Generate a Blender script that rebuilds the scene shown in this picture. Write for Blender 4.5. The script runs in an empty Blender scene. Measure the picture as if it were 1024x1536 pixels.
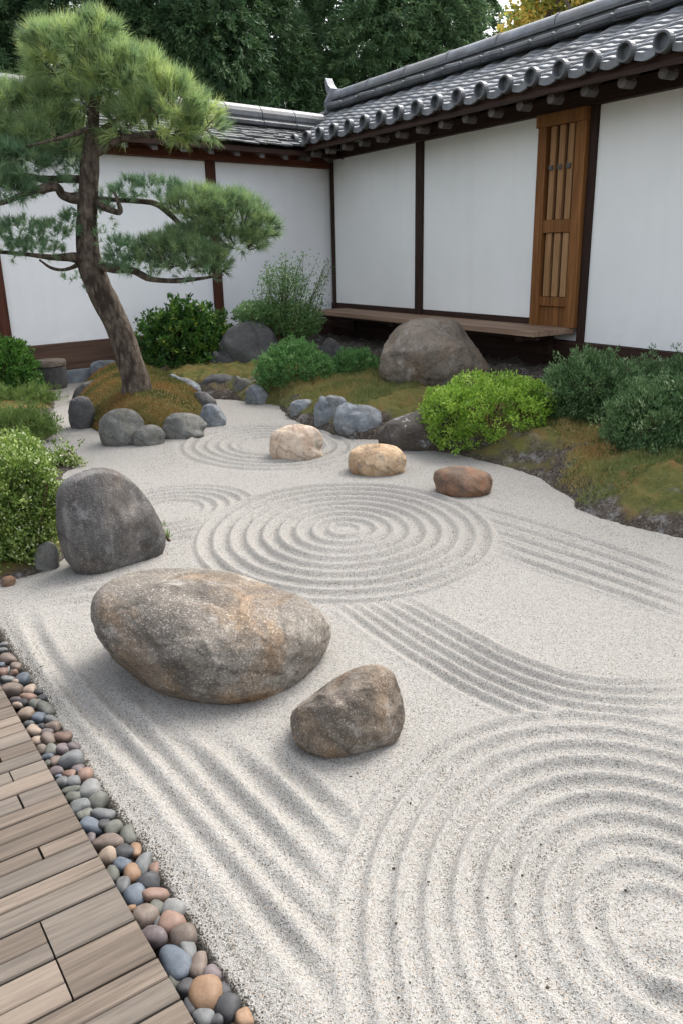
import bpy, bmesh, math, random
import numpy as np
from mathutils import Vector, Matrix, noise as mnoise
from math import radians, sin, cos, pi

SC = bpy.context.scene
COL = SC.collection
RNG = np.random.default_rng(7)
random.seed(7)

# ------------------------------------------------------------------ camera
FPX, PITCH, ROLL, CAMH = 1200.0, radians(18.0), radians(1.3), 1.5
_R0 = np.array([1, 0, 0.0]); _U0 = np.array([0, sin(PITCH), cos(PITCH)])
CF = np.array([0, cos(PITCH), -sin(PITCH)])
CR = cos(ROLL) * _R0 - sin(ROLL) * _U0
CU = sin(ROLL) * _R0 + cos(ROLL) * _U0
CAM = np.array([0, 0, CAMH])
cd = bpy.data.cameras.new('camera')
cam = bpy.data.objects.new('camera', cd); COL.objects.link(cam)
M = Matrix(((CR[0], CU[0], -CF[0], 0), (CR[1], CU[1], -CF[1], 0), (CR[2], CU[2], -CF[2], CAMH), (0, 0, 0, 1)))
cam.matrix_world = M
cd.sensor_fit = 'VERTICAL'; cd.sensor_height = 36; cd.lens = FPX / 1536 * 36
cd.clip_start = 0.05; cd.clip_end = 500
SC.camera = cam

# ------------------------------------------------------------------ light
SUN_EL, SUN_AZ = radians(50), math.atan2(0.62, 0.78)
w = bpy.data.worlds.new('World'); SC.world = w; w.use_nodes = True
nt = w.node_tree; bg = nt.nodes['Background']
sky = nt.nodes.new('ShaderNodeTexSky'); sky.sky_type = 'NISHITA'; sky.sun_disc = False
sky.sun_elevation = SUN_EL; sky.sun_rotation = SUN_AZ
sky.air_density = 1.0; sky.dust_density = 5.0; sky.ozone_density = 1.0
hs = nt.nodes.new('ShaderNodeHueSaturation'); hs.inputs['Saturation'].default_value = .38
nt.links.new(sky.outputs[0], hs.inputs['Color']); nt.links.new(hs.outputs[0], bg.inputs[0]); bg.inputs[1].default_value = 0.15
sl = bpy.data.lights.new('sun', 'SUN'); so = bpy.data.objects.new('sun', sl); COL.objects.link(so)
sl.energy = 0.52; sl.angle = radians(30); sl.color = (1.0, 0.98, 0.96)
sd = Vector((sin(SUN_AZ) * cos(SUN_EL), cos(SUN_AZ) * cos(SUN_EL), sin(SUN_EL)))
so.rotation_euler = (-sd).to_track_quat('-Z', 'Y').to_euler()
so.location = (4, 6, 12)
SC.view_settings.view_transform = 'Standard'; SC.view_settings.look = 'None'
SC.view_settings.exposure = 1.72; SC.view_settings.gamma = 1.0

# ------------------------------------------------------------------ projection helpers
def ray(x, y): return CR * (x - 512) + CU * (768 - y) + CF * FPX
def G(x, y, z=0.0):
    d = ray(x, y); q = CAM + (z - CAMH) / d[2] * d
    return np.array([q[0], q[1], z])
def atY(x, y, Y):
    d = ray(x, y); return CAM + Y / d[1] * d
def proj(q):
    q = np.asarray(q, float) - CAM
    dz = q @ CF
    return 512 + FPX * (q @ CR) / dz, 768 - FPX * (q @ CU) / dz
def pxm(q): return float((np.asarray(q) - CAM) @ CF) / FPX     # metres per photo pixel at q

# ------------------------------------------------------------------ object helpers
def tag(o, label=None, cat=None, group=None, kind=None):
    if label: o['label'] = label
    if cat: o['category'] = cat
    if group: o['group'] = group
    if kind: o['kind'] = kind
    return o
def empty(name, loc, label, cat, group=None):
    o = bpy.data.objects.new(name, None); COL.objects.link(o)
    o.location = loc; o.empty_display_size = 0.2
    return tag(o, label, cat, group)
def link(name, me, mats, parent=None, smooth=False):
    o = bpy.data.objects.new(name, me); COL.objects.link(o)
    for m in (mats if isinstance(mats, (list, tuple)) else [mats]): me.materials.append(m)
    if parent is not None:
        o.parent = parent
        o.matrix_parent_inverse = Matrix.Translation(-Vector(parent.location))
    if smooth: me.polygons.foreach_set('use_smooth', [True] * len(me.polygons))
    return o
def np_mesh(name, V, F, var=None, uv=None):
    V = np.asarray(V, np.float32).reshape(-1, 3); F = np.asarray(F, np.int32); n, k = F.shape
    me = bpy.data.meshes.new(name)
    me.vertices.add(len(V)); me.vertices.foreach_set('co', V.ravel())
    me.loops.add(n * k); me.loops.foreach_set('vertex_index', F.ravel())
    me.polygons.add(n); me.polygons.foreach_set('loop_start', np.arange(0, n * k, k, dtype=np.int32))
    me.update(calc_edges=True)
    if var is not None:
        a = me.attributes.new('var', 'FLOAT', 'FACE'); a.data.foreach_set('value', np.asarray(var, np.float32))
    return me
class MB:
    """collects solid pieces (local frame -> world) into one mesh"""
    def __init__(s): s.v = []; s.f = []; s.a = []
    def add(s, V, F, a=0.5):
        b = len(s.v); s.v += [tuple(p) for p in V]; s.f += [tuple(i + b for i in f) for f in F]; s.a += [a] * len(F)
    def box(s, o, ax, ay, az, x0, x1, y0, y1, z0, z1, a=0.5):
        P = [o + ax * x + ay * y + az * z for z in (z0, z1) for y in (y0, y1) for x in (x0, x1)]
        s.add(P, [(0, 2, 3, 1), (4, 5, 7, 6), (0, 1, 5, 4), (2, 6, 7, 3), (0, 4, 6, 2), (1, 3, 7, 5)], a)
    def extr(s, prof, o, ax, ay, along, t0, t1, a=0.5):
        """closed profile [(p,q)] in ax/ay swept along 'along'"""
        n = len(prof)
        V = [o + ax * p + ay * q + along * t for t in (t0, t1) for p, q in prof]
        F = [(i, (i + 1) % n, n + (i + 1) % n, n + i) for i in range(n)] + [tuple(range(n))[::-1], tuple(range(n, 2 * n))]
        s.add(V, F, a)
    def tube(s, pts, rad, n=8, a=0.5):
        pts = [np.asarray(p, float) for p in pts]; V = []; F = []
        prev = None
        for i, p in enumerate(pts):
            t = pts[min(i + 1, len(pts) - 1)] - pts[max(i - 1, 0)]; t = t / (np.linalg.norm(t) + 1e-9)
            r = np.cross(t, [0, 0, 1.0]) if prev is None else prev - t * (prev @ t)
            if np.linalg.norm(r) < 1e-3: r = np.cross(t, [1.0, 0, 0])
            r /= np.linalg.norm(r); prev = r; q = np.cross(t, r)
            for k in range(n):
                an = 2 * pi * k / n
                V.append(p + (r * cos(an) + q * sin(an)) * rad[i])
        for i in range(len(pts) - 1):
            for k in range(n):
                F.append((i * n + k, i * n + (k + 1) % n, (i + 1) * n + (k + 1) % n, (i + 1) * n + k))
        F.append(tuple(range(n))[::-1]); F.append(tuple((len(pts) - 1) * n + k for k in range(n)))
        s.add(V, F, a)
    def build(s, name, mat, parent=None, bevel=0, smooth=False, tag_=None):
        me = bpy.data.meshes.new(name); me.from_pydata([tuple(map(float, v)) for v in s.v], [], s.f)
        at = me.attributes.new('var', 'FLOAT', 'FACE'); at.data.foreach_set('value', s.a)
        o = link(name, me, mat, parent, smooth)
        if bevel:
            b = o.modifiers.new('bevel', 'BEVEL'); b.width = bevel; b.segments = 2; b.limit_method = 'ANGLE'; b.angle_limit = radians(40)
        return o
def spline(pts, n=8):
    """catmull-rom through rows of any dimension"""
    P = np.asarray(pts, float); P = np.vstack([2 * P[0] - P[1], P, 2 * P[-1] - P[-2]]); out = []
    for i in range(1, len(P) - 2):
        for t in np.linspace(0, 1, n, endpoint=False):
            a, b, c, d = P[i - 1:i + 3]
            out.append(.5 * (2 * b + (c - a) * t + (2 * a - 5 * b + 4 * c - d) * t * t + (3 * b - a - 3 * c + d) * t ** 3))
    out.append(P[-2]); return np.array(out)
def vnoise(x, y, s, seed):
    """smooth value noise in 0..1"""
    r = np.random.default_rng(seed).random((256, 256)); x = x * s + 1000; y = y * s + 1000
    i = np.floor(x).astype(int); j = np.floor(y).astype(int); u = x - i; v = y - j
    u = u * u * (3 - 2 * u); v = v * v * (3 - 2 * v); g = lambda a, b: r[a % 256, b % 256]
    return (g(i, j) * (1 - u) + g(i + 1, j) * u) * (1 - v) + (g(i, j + 1) * (1 - u) + g(i + 1, j + 1) * u) * v
def seg_dist(x, y, poly):
    d = np.full(x.shape, 1e9)
    for (ax, ay), (bx, by) in zip(poly[:-1], poly[1:]):
        vx, vy = bx - ax, by - ay; L = vx * vx + vy * vy + 1e-12
        t = np.clip(((x - ax) * vx + (y - ay) * vy) / L, 0, 1)
        d = np.minimum(d, (x - ax - t * vx) ** 2 + (y - ay - t * vy) ** 2)
    return np.sqrt(d)
def inside(x, y, poly):
    c = np.zeros(x.shape, bool); n = len(poly)
    for i in range(n):
        ax, ay = poly[i]; bx, by = poly[(i + 1) % n]
        if ay == by: continue
        c ^= ((ay > y) != (by > y)) & (x < (bx - ax) * (y - ay) / (by - ay) + ax)
    return c

# ------------------------------------------------------------------ materials
def S(r, g, b):
    f = lambda c: (c / 255 / 12.92) if c / 255 <= .04045 else ((c / 255 + .055) / 1.055) ** 2.4
    return (f(r), f(g), f(b), 1)
class N:
    def __init__(s, name):
        s.m = bpy.data.materials.new(name); s.m.use_nodes = True; s.t = s.m.node_tree
        s.b = s.t.nodes['Principled BSDF']; s.out = s.t.nodes['Material Output']
    def n(s, typ, **kw):
        x = s.t.nodes.new(typ)
        for k, v in kw.items(): setattr(x, k, v)
        return x
    def l(s, a, b): s.t.links.new(a, b)
    def co(s, which='Object'): return s.n('ShaderNodeTexCoord').outputs[which]
    def mapping(s, src, scale=(1, 1, 1), rot=(0, 0, 0)):
        x = s.n('ShaderNodeMapping'); x.inputs['Scale'].default_value = scale; x.inputs['Rotation'].default_value = rot
        s.l(src, x.inputs[0]); return x.outputs[0]
    def noise(s, vec, scale, detail=4, rough=.55, dist=0):
        x = s.n('ShaderNodeTexNoise'); x.inputs['Scale'].default_value = scale; x.inputs['Detail'].default_value = detail
        x.inputs['Roughness'].default_value = rough; x.inputs['Distortion'].default_value = dist
        s.l(vec, x.inputs['Vector']); return x.outputs[0]
    def ramp(s, fac, stops, interp='LINEAR'):
        x = s.n('ShaderNodeValToRGB'); e = x.color_ramp.elements; x.color_ramp.interpolation = interp
        while len(e) < len(stops): e.new(.5)
        for el, (p, c) in zip(e, stops): el.position = p; el.color = c if len(c) == 4 else (*c, 1)
        s.l(fac, x.inputs[0]); return x.outputs[0]
    def mix(s, fac, a, b, mode='MIX'):
        x = s.n('ShaderNodeMix', data_type='RGBA', blend_type=mode)
        for i, v in ((0, fac), (6, a), (7, b)):
            if hasattr(v, 'links'): s.l(v, x.inputs[i])
            else: x.inputs[i].default_value = v
        return x.outputs[2]
    def bump(s, h, strength=.4, dist=.01, prev=None):
        x = s.n('ShaderNodeBump'); x.inputs['Strength'].default_value = strength; x.inputs['Distance'].default_value = dist
        s.l(h, x.inputs['Height'])
        if prev is not None: s.l(prev, x.inputs['Normal'])
        return x.outputs[0]
    def attr(s, name='var'):
        x = s.n('ShaderNodeAttribute'); x.attribute_name = name; return x.outputs['Fac']
    def math(s, op, a, b=0.0):
        x = s.n('ShaderNodeMath', operation=op)
        for i, v in ((0, a), (1, b)):
            if hasattr(v, 'links'): s.l(v, x.inputs[i])
            else: x.inputs[i].default_value = v
        return x.outputs[0]
    def done(s, color, rough=.7, normal=None, spec=.3):
        if hasattr(color, 'links'): s.l(color, s.b.inputs['Base Color'])
        else: s.b.inputs['Base Color'].default_value = color
        if hasattr(rough, 'links'): s.l(rough, s.b.inputs['Roughness'])
        else: s.b.inputs['Roughness'].default_value = rough
        s.b.inputs['Specular IOR Level'].default_value = spec
        if normal is not None: s.l(normal, s.b.inputs['Normal'])
        return s.m
def grey(v): return (v, v, v, 1)

def mat_gravel():
    k = N('raked_gravel'); c = k.co()
    vo = k.n('ShaderNodeTexVoronoi'); vo.inputs['Scale'].default_value = 320; k.l(c, vo.inputs['Vector'])
    sep = k.n('ShaderNodeSeparateColor'); k.l(vo.outputs['Color'], sep.inputs[0])
    col = k.ramp(sep.outputs[0], [(0, S(58, 57, 54)), (.06, S(90, 88, 84)), (.15, S(120, 118, 113)), (.4, S(133, 131, 126)), (1, S(155, 153, 148))])
    tan = k.mix(k.ramp(sep.outputs[1], [(.9, grey(0)), (.97, grey(.5))]), col, S(150, 124, 92))
    big = k.noise(c, 1.3, 4)
    col = k.mix(k.ramp(big, [(.35, grey(0)), (.75, grey(.22))]), tan, S(130, 127, 119))
    nb = k.bump(vo.outputs['Distance'], .4, .005)
    nb = k.bump(k.noise(c, 60, 3), .35, .012, nb)
    return k.done(col, .85, nb, .2)
def mat_stone(name, c0, c1, c2, speck=.35, sc=1.0, rust=None, lichen=None, lich_amt=.5, bumpd=.012, rough=.8, streak=False):
    k = N(name); c = k.co()
    n1 = k.noise(c, 3.2 * sc, 6, .6, .4)
    col = k.ramp(n1, [(.3, c0), (.5, c1), (.72, c2)])
    if streak:
        st = k.noise(k.mapping(c, (9, 9, .8)), 1.6, 4)
        col = k.mix(k.ramp(st, [(.5, grey(0)), (.72, grey(.45))]), col, S(150, 146, 140))
    if rust is not None:
        n2 = k.noise(c, 1.7 * sc, 5, .62, .8); geo = k.n('ShaderNodeNewGeometry'); sz = k.n('ShaderNodeSeparateXYZ'); k.l(geo.outputs['Normal'], sz.inputs[0])
        f = k.math('MULTIPLY', k.ramp(n2, [(.46, grey(0)), (.62, grey(1))]), .66)
        col = k.mix(f, col, rust)
    g1 = k.noise(c, 150 * sc, 3, .7); g2 = k.noise(k.mapping(c, (1, 1, 1), (.7, .4, .2)), 130 * sc, 3, .75)
    col = k.mix(k.math('MULTIPLY', k.ramp(g1, [(.54, grey(0)), (.66, grey(1))]), speck), col, S(206, 201, 192))
    col = k.mix(k.math('MULTIPLY', k.ramp(g2, [(.54, grey(0)), (.66, grey(1))]), min(1, speck * 1.2)), col, S(44, 42, 40))
    n5 = k.noise(c, 28 * sc, 6, .75)
    col = k.mix(k.ramp(n5, [(.36, grey(.5)), (.5, grey(0))]), col, S(52, 48, 45))
    n4 = k.noise(c, 14 * sc, 5, .7)
    col = k.mix(k.ramp(n4, [(.52, grey(0)), (.7, grey(.35))]), col, S(60, 57, 54))
    if lichen is not None:
        n3 = k.noise(c, 5.5 * sc, 8, .72, .3)
        col = k.mix(k.math('MULTIPLY', k.ramp(n3, [(.56, grey(0)), (.66, grey(1))]), lich_amt), col, lichen)
    n6 = k.noise(c, 1.1, 4, .6, .5)
    crk = k.ramp(n6, [(.485, grey(0)), (.498, grey(1)), (.504, grey(1)), (.52, grey(0))])
    col = k.mix(k.math('MULTIPLY', crk, .35), col, S(40, 37, 34))
    nb = k.bump(crk, -.5, bumpd); nb = k.bump(k.noise(c, 9 * sc, 8, .65), .7, bumpd * 2, nb)
    nb = k.bump(k.noise(c, 55 * sc, 5, .7), .6, bumpd * .5, nb)
    return k.done(col, rough, nb, .25)
def mat_leaf(name, stops, rough=.5, trans=.3, spec=.3):
    k = N(name); v = k.attr()
    col = k.ramp(v, stops)
    k.done(col, rough, None, spec)
    tr = k.n('ShaderNodeBsdfTranslucent'); k.l(col, tr.inputs[0])
    mx = k.n('ShaderNodeMixShader'); mx.inputs[0].default_value = trans
    k.l(k.b.outputs[0], mx.inputs[1]); k.l(tr.outputs[0], mx.inputs[2]); k.l(mx.outputs[0], k.out.inputs[0])
    return k.m
def mat_wood(name, c0, c1, c2, along=(1, 0, 0), fine=60, rough=.7, var=True, bump=.35, tint=None):
    """grain runs along the object's own first axis through the mapping 'along' direction"""
    k = N(name); c = k.co()
    ax = Vector(along).normalized(); yaw = math.atan2(ax.y, ax.x)
    if abs(ax.z) > .5: mp = k.mapping(c, (fine, fine, fine * .05))
    else:
        mp = k.n('ShaderNodeVectorRotate'); mp.rotation_type = 'Z_AXIS'; mp.inputs['Angle'].default_value = -yaw; k.l(c, mp.inputs['Vector'])
        mp = k.mapping(mp.outputs[0], (fine * .04, fine, fine))
    v = k.attr()
    cx = k.n('ShaderNodeCombineXYZ'); k.l(k.math('MULTIPLY', v, 37.0), cx.inputs[0]); k.l(k.math('MULTIPLY', v, 91.0), cx.inputs[1])
    ad = k.n('ShaderNodeVectorMath', operation='ADD'); k.l(mp, ad.inputs[0]); k.l(cx.outputs[0], ad.inputs[1])
    g = k.noise(ad.outputs[0], 1.0, 6, .62, .5)
    col = k.ramp(g, [(.28, c0), (.5, c1), (.74, c2)])
    g2 = k.noise(ad.outputs[0], .22, 3, .5)
    col = k.mix(k.ramp(g2, [(.42, grey(0)), (.68, grey(.5))]), col, c0)
    if var: col = k.mix(k.ramp(v, [(0, grey(.45)), (.5, grey(0)), (1, grey(0))]), col, c0); col = k.mix(k.ramp(v, [(.5, grey(0)), (1, grey(.5))]), col, c2)
    if tint: col = k.mix(k.ramp(k.math('FRACT', k.math('MULTIPLY', v, 5.3)), [(.45, grey(0)), (.65, grey(.28)), (.9, grey(.28)), (1, grey(0))]), col, tint)
    g3_ = k.noise(ad.outputs[0], 3.2, 4, .7); col = k.mix(k.ramp(g3_, [(.5, grey(0)), (.68, grey(.4))]), col, c0)
    nb = k.bump(g, bump, .004); nb = k.bump(g3_, bump * .6, .002, nb)
    return k.done(col, rough, nb, .25)
def mat_noise(name, c0, c1, scale=8, rough=.8, bump=.3, bd=.01, detail=6, spec=.25, c2=None, s2=1.0):
    k = N(name); c = k.co(); n1 = k.noise(c, scale, detail, .6)
    col = k.ramp(n1, [(.3, c0), (.7, c1)])
    if c2 is not None:
        col = k.mix(k.ramp(k.noise(c, s2, 5, .6, .5), [(.45, grey(0)), (.65, grey(.8))]), col, c2)
    return k.done(col, rough, k.bump(k.noise(c, scale * 4, 5, .65), bump, bd), spec)

M_GRAVEL = mat_gravel()
def mat_plaster(name, a, b, st):
    k = N(name); c = k.co(); col = k.ramp(k.noise(c, .9, 5, .6), [(.3, a), (.7, b)])
    streak = k.ramp(k.noise(k.mapping(c, (5, 5, .25)), 1.3, 5, .65), [(.5, grey(0)), (.75, grey(.09))])
    sz = k.n('ShaderNodeSeparateXYZ'); k.l(c, sz.inputs[0])
    splash = k.math('MULTIPLY', k.ramp(sz.outputs[2], [(.0, grey(1)), (.5, grey(.9)), (.95, grey(0))]), k.ramp(k.noise(c, 4, 6, .7), [(.35, grey(0)), (.7, grey(.30))]))
    col = k.mix(streak, col, st); col = k.mix(splash, col, st)
    nb = k.bump(k.noise(c, 2.2, 4), .15, .02); return k.done(col, .9, k.bump(k.noise(c, 40, 5, .7), .15, .004, nb), .2)
M_PLASTER = mat_plaster('white_plaster', S(240, 241, 242), S(248, 248, 249), S(196, 196, 192))
M_PLASTER_B = mat_plaster('cream_plaster', S(238, 239, 235), S(246, 246, 242), S(190, 188, 180))
M_DARKWOOD = mat_wood('dark_brown_wood', S(38, 26, 20), S(58, 40, 31), S(80, 58, 45), (.51, -.86, 0), 40)
M_POST = mat_wood('dark_post_wood', S(34, 23, 18), S(54, 37, 29), S(76, 54, 42), (0, 0, 1), 40)
M_REDWOOD = mat_wood('red_brown_beam_wood', S(70, 36, 22), S(98, 54, 34), S(124, 74, 50), (.73, .68, 0), 36)
M_REDPOST = mat_wood('red_brown_post_wood', S(52, 28, 20), S(78, 44, 32), S(100, 60, 44), (0, 0, 1), 36)
M_BASEWOOD = mat_wood('weathered_base_board', S(62, 46, 38), S(92, 70, 58), S(116, 92, 78), (.73, .68, 0), 18)
M_DOORWOOD = mat_wood('golden_door_wood', S(92, 58, 29), S(128, 84, 44), S(154, 108, 62), (0, 0, 1), 30)
M_SLAT = mat_wood('pale_slat_wood', S(122, 87, 55), S(152, 114, 76), S(179, 142, 101), (0, 0, 1), 34)
M_BENCH = mat_wood('bench_board_wood', S(120, 96, 78), S(152, 126, 104), S(178, 152, 128), (.51, -.86, 0), 26)
M_DECK = mat_wood('grey_brown_deck_wood', S(70, 62, 54), S(104, 93, 82), S(126, 114, 102), (.825, .566, 0), 95, .8, True, .6, S(94, 93, 89))
M_TILE = mat_noise('grey_roof_tile', S(82, 85, 88), S(133, 136, 140), 5, .5, .5, .008, 7, .45, S(97, 97, 93), 2.2)
M_TILE_D = mat_noise('dark_roof_tile', S(59, 61, 64), S(99, 102, 105), 6, .5, .4, .006, 6, .4, S(80, 80, 76), 2.0)
M_RIDGE = mat_noise('ridge_tile', S(87, 91, 96), S(135, 139, 143), 4, .5, .5, .006, 6, .45, S(106, 103, 97), 1.5)
M_SLATE = mat_noise('rough_slate', S(59, 60, 62), S(122, 124, 125), 9, .8, .7, .012, 7, .3, S(104, 106, 103), 3)
M_RAFTER = mat_noise('rafter_end_paint', S(72, 67, 63), S(106, 100, 96), 6, .8)
M_PLINTH = mat_noise('plinth_stone', S(98, 106, 112), S(140, 148, 152), 5, .85, .5, .01)
M_SOIL = mat_noise('dark_soil', S(48, 40, 32), S(84, 72, 58), 14, .95, .8, .02, 8)
M_BARK = None
def mat_bark():
    k = N('pine_bark'); c = k.co()
    m = k.mapping(c, (1, 1, .28)); vo = k.n('ShaderNodeTexVoronoi'); vo.inputs['Scale'].default_value = 26
    ns = k.n('ShaderNodeTexNoise'); ns.inputs['Scale'].default_value = 9; k.l(m, ns.inputs['Vector'])
    mx = k.mix(.12, m, ns.outputs['Color']); k.l(mx, vo.inputs['Vector'])
    n1 = k.noise(c, 16, 7, .7)
    col = k.ramp(n1, [(.3, S(58, 51, 45)), (.55, S(96, 86, 76)), (.75, S(130, 118, 104))])
    col = k.mix(k.ramp(vo.outputs['Distance'], [(0, grey(0)), (.4, grey(.0)), (.75, grey(.8))]), col, S(44, 36, 30))
    nb = k.bump(vo.outputs['Distance'], -1.0, .05); nb = k.bump(n1, .7, .015, nb)
    return k.done(col, .9, nb, .15)
M_BARK = mat_bark()
M_TWIG = mat_noise('shrub_twig', S(60, 46, 34), S(96, 78, 58), 20, .9)
M_MOSS = None
def mat_moss(name='moss'):
    k = N(name); c = k.co(); n1 = k.noise(c, 5, 6, .65, .5); n2 = k.noise(c, 60, 5, .7)
    col = k.ramp(n1, [(.3, S(74, 74, 40)), (.45, S(96, 86, 46)), (.58, S(112, 88, 50)), (.72, S(108, 72, 42))])
    col = k.mix(k.ramp(n2, [(.35, grey(.6)), (.6, grey(0))]), col, S(62, 56, 30))
    nb = k.bump(n2, .9, .025); nb = k.bump(k.noise(c, 180, 3, .7), .8, .01, nb)
    return k.done(col, .95, nb, .1)
M_MOSS = mat_moss()
def mat_bed():
    k = N('bed_soil_and_moss'); c = k.co(); n1 = k.noise(c, 1.6, 6, .6, .6); n2 = k.noise(c, 60, 5, .7)
    moss = k.ramp(k.noise(c, 5, 6, .65, .5), [(.3, S(76, 86, 46)), (.5, S(104, 102, 58)), (.7, S(124, 98, 62))])
    soil = k.ramp(n2, [(.3, S(46, 40, 34)), (.55, S(88, 80, 72)), (.72, S(140, 134, 126))])
    lich = k.ramp(k.noise(c, 7, 8, .75), [(.53, grey(0)), (.66, grey(.45))]); soil = k.mix(lich, soil, S(176, 178, 178))
    e = k.math('ADD', k.attr(), k.math('MULTIPLY', k.math('SUBTRACT', n1, .5), .5))
    col = k.mix(k.ramp(e, [(.03, grey(0)), (.08, grey(1)), (.42, grey(1)), (.52, grey(0))]), soil, moss)
    nb = k.bump(n2, .9, .03); nb = k.bump(k.noise(c, 170, 3, .7), .7, .01, nb)
    return k.done(col, .95, nb, .1)
M_BED = mat_bed()
g3 = lambda a, b, c: [(0.0, S(*a)), (.5, S(*b)), (1.0, S(*c))]
M_NEEDLE = mat_leaf('pine_needle', [(0, S(84, 112, 80)), (.45, S(124, 150, 104)), (.8, S(166, 186, 118)), (1, S(196, 206, 130))], .5, .35)
M_NEEDLE_B = mat_leaf('dark_pine_needle', [(0, S(78, 110, 84)), (.5, S(112, 144, 106)), (1, S(152, 176, 128))], .5, .35)
M_BOX = mat_leaf('boxwood_leaf', g3((46, 80, 32), (74, 114, 46), (108, 148, 64)), .45)
M_AZALEA = mat_leaf('azalea_leaf', [(0, S(36, 66, 30)), (.5, S(62, 98, 44)), (.85, S(96, 130, 52)), (1, S(150, 160, 60))], .38)
M_WISPY = mat_leaf('wispy_shrub_leaf', g3((68, 104, 56), (104, 140, 82), (146, 172, 114)), .5)
M_HEBE = mat_leaf('mid_green_shrub_leaf', g3((58, 100, 52), (94, 136, 76), (140, 174, 112)), .45)
M_LIME = mat_leaf('lime_leaf', [(0, S(92, 126, 44)), (.5, S(130, 164, 60)), (1, S(172, 196, 92))], .45, .35)
M_GREYGREEN = mat_leaf('grey_green_leaf', [(0, S(60, 88, 52)), (.55, S(94, 124, 78)), (.9, S(140, 162, 116)), (1, S(190, 202, 166))], .5)
M_VARIEG = mat_leaf('variegated_leaf', [(0, S(72, 100, 40)), (.5, S(112, 136, 62)), (.84, S(152, 168, 94)), (1, S(216, 218, 184))], .5)
M_LOWGREEN = mat_leaf('low_green_leaf', g3((70, 96, 44), (104, 128, 64), (146, 162, 96)), .5)
M_GRASS = mat_leaf('dry_grass_blade', [(0, S(82, 100, 54)), (.4, S(112, 120, 68)), (.75, S(144, 130, 80)), (1, S(150, 112, 68))], .6, .25)
M_CEDAR = mat_leaf('cedar_spray', g3((46, 72, 46), (72, 102, 64), (106, 132, 84)), .6, .25)
M_CEDAR_B = mat_leaf('pale_cedar_spray', g3((56, 84, 56), (86, 116, 76), (120, 146, 98)), .6, .25)
M_AUTUMN = mat_leaf('autumn_leaf', [(0, S(130, 150, 70)), (.45, S(190, 186, 96)), (.8, S(220, 184, 90)), (1, S(214, 146, 70))], .5, .4)
M_BLACK = mat_noise('iron_latch', S(70, 68, 64), S(110, 106, 100), 30, .6)
M_DEBRIS = mat_noise('dark_debris', S(40, 36, 30), S(70, 60, 48), 30, .9)
M_GRIT = None

# ================================================================== SETTING
CORNER = np.array([-.07, 13.266, 0.0])
_a = radians(149.35); DU = np.array([sin(_a), cos(_a), 0]); NR = np.array([cos(_a), -sin(_a), 0])   # right wall: along / towards garden
_b = radians(46.95); DL = -np.array([sin(_b), cos(_b), 0]); NL = np.array([cos(_b), -sin(_b), 0])   # left wall
if NR @ np.array([-1, -1, 0]) < 0: NR = -NR
Z = np.array([0, 0, 1.0])
def rw(u, o=0, z=0): return CORNER + DU * u + NR * o + Z * z
def lw(u, o=0, z=0): return CORNER + DL * u + NL * o + Z * z

# broad ground to the horizon
V = [(-150, -60, -.16), (150, -60, -.16), (150, 240, -.16), (-150, 240, -.16)]
tag(link('ground', np_mesh('ground', V, [(0, 1, 2, 3)]), M_SOIL), kind='structure')

# strip line between gravel and pebbles, deck edge
ST0, ST1 = G(0, 955), G(378, 1536); SDIR = (ST1 - ST0) / np.linalg.norm(ST1 - ST0); SPER = np.array([-SDIR[1], SDIR[0], 0])
if SPER[0] < 0: SPER = -SPER
DKZ = .075
DK0, DK1 = G(18, 1057.6, DKZ), G(275.5, 1504, DKZ); DDIR = (DK1 - DK0) / np.linalg.norm(DK1 - DK0); DPER = np.array([-DDIR[1], DDIR[0], 0])
if DPER[0] < 0: DPER = -DPER

def gpoly(pts): return [tuple(G(x, y)[:2]) for x, y in pts]
BED_R = gpoly([(140, 562), (190, 572), (240, 590), (300, 597), (350, 600), (415, 609), (432, 624), (470, 642), (520, 657), (575, 660), (640, 674), (700, 687), (760, 702), (815, 720), (850, 746), (880, 769), (940, 789), (1024, 806), (1090, 822), (1190, 846), (1300, 866)])
BED_R_EDGE = spline(BED_R, 5)
BED_R_POLY = [tuple(p) for p in BED_R_EDGE] + [tuple(rw(9.6, .0)[:2]), tuple(rw(0, 0)[:2]), tuple(lw(3.9, 0)[:2])]
BED_L = gpoly([(-140, 900), (-60, 897), (0, 878), (50, 863), (90, 845), (112, 815), (112, 760), (98, 715), (112, 696), (80, 684), (66, 668), (84, 645), (72, 628), (86, 606), (66, 592), (40, 586), (-20, 590), (-140, 598)])
BED_L_EDGE = spline(BED_L, 4)
BED_L_POLY = [tuple(p) for p in BED_L_EDGE] + [(-6.5, 8.5), (-6.5, 3.0)]

# ---- gravel with raked furrows
def furrow(X, Y, line, A, sg, fade=.25):
    L = spline([G(x, y)[:2] for x, y in line], 8)
    d = seg_dist(X, Y, L)
    e0 = np.hypot(X - L[0, 0], Y - L[0, 1]); e1 = np.hypot(X - L[-1, 0], Y - L[-1, 1])
    f = np.clip(np.minimum(e0, e1) / fade, 0, 1)
    return A * f * (-1.2 * np.exp(-(d / sg) ** 2) + .8 * np.exp(-((d - 2.0 * sg) / (.75 * sg)) ** 2))
def lerp_lines(a, b, n):
    a = spline(a, 6); b = spline(b, 6)
    ia = np.linspace(0, len(a) - 1, 8); ib = np.linspace(0, len(b) - 1, 8)
    ra = np.array([[np.interp(i, range(len(a)), a[:, c]) for c in (0, 1)] for i in ia]); rb = np.array([[np.interp(i, range(len(b)), b[:, c]) for c in (0, 1)] for i in ib])
    return [ra * (1 - t) + rb * t for t in np.linspace(0, 1, n)]
def sm(a, b, x):
    t = np.clip((x - a) / (b - a), 0, 1); return t * t * (3 - 2 * t)
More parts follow.
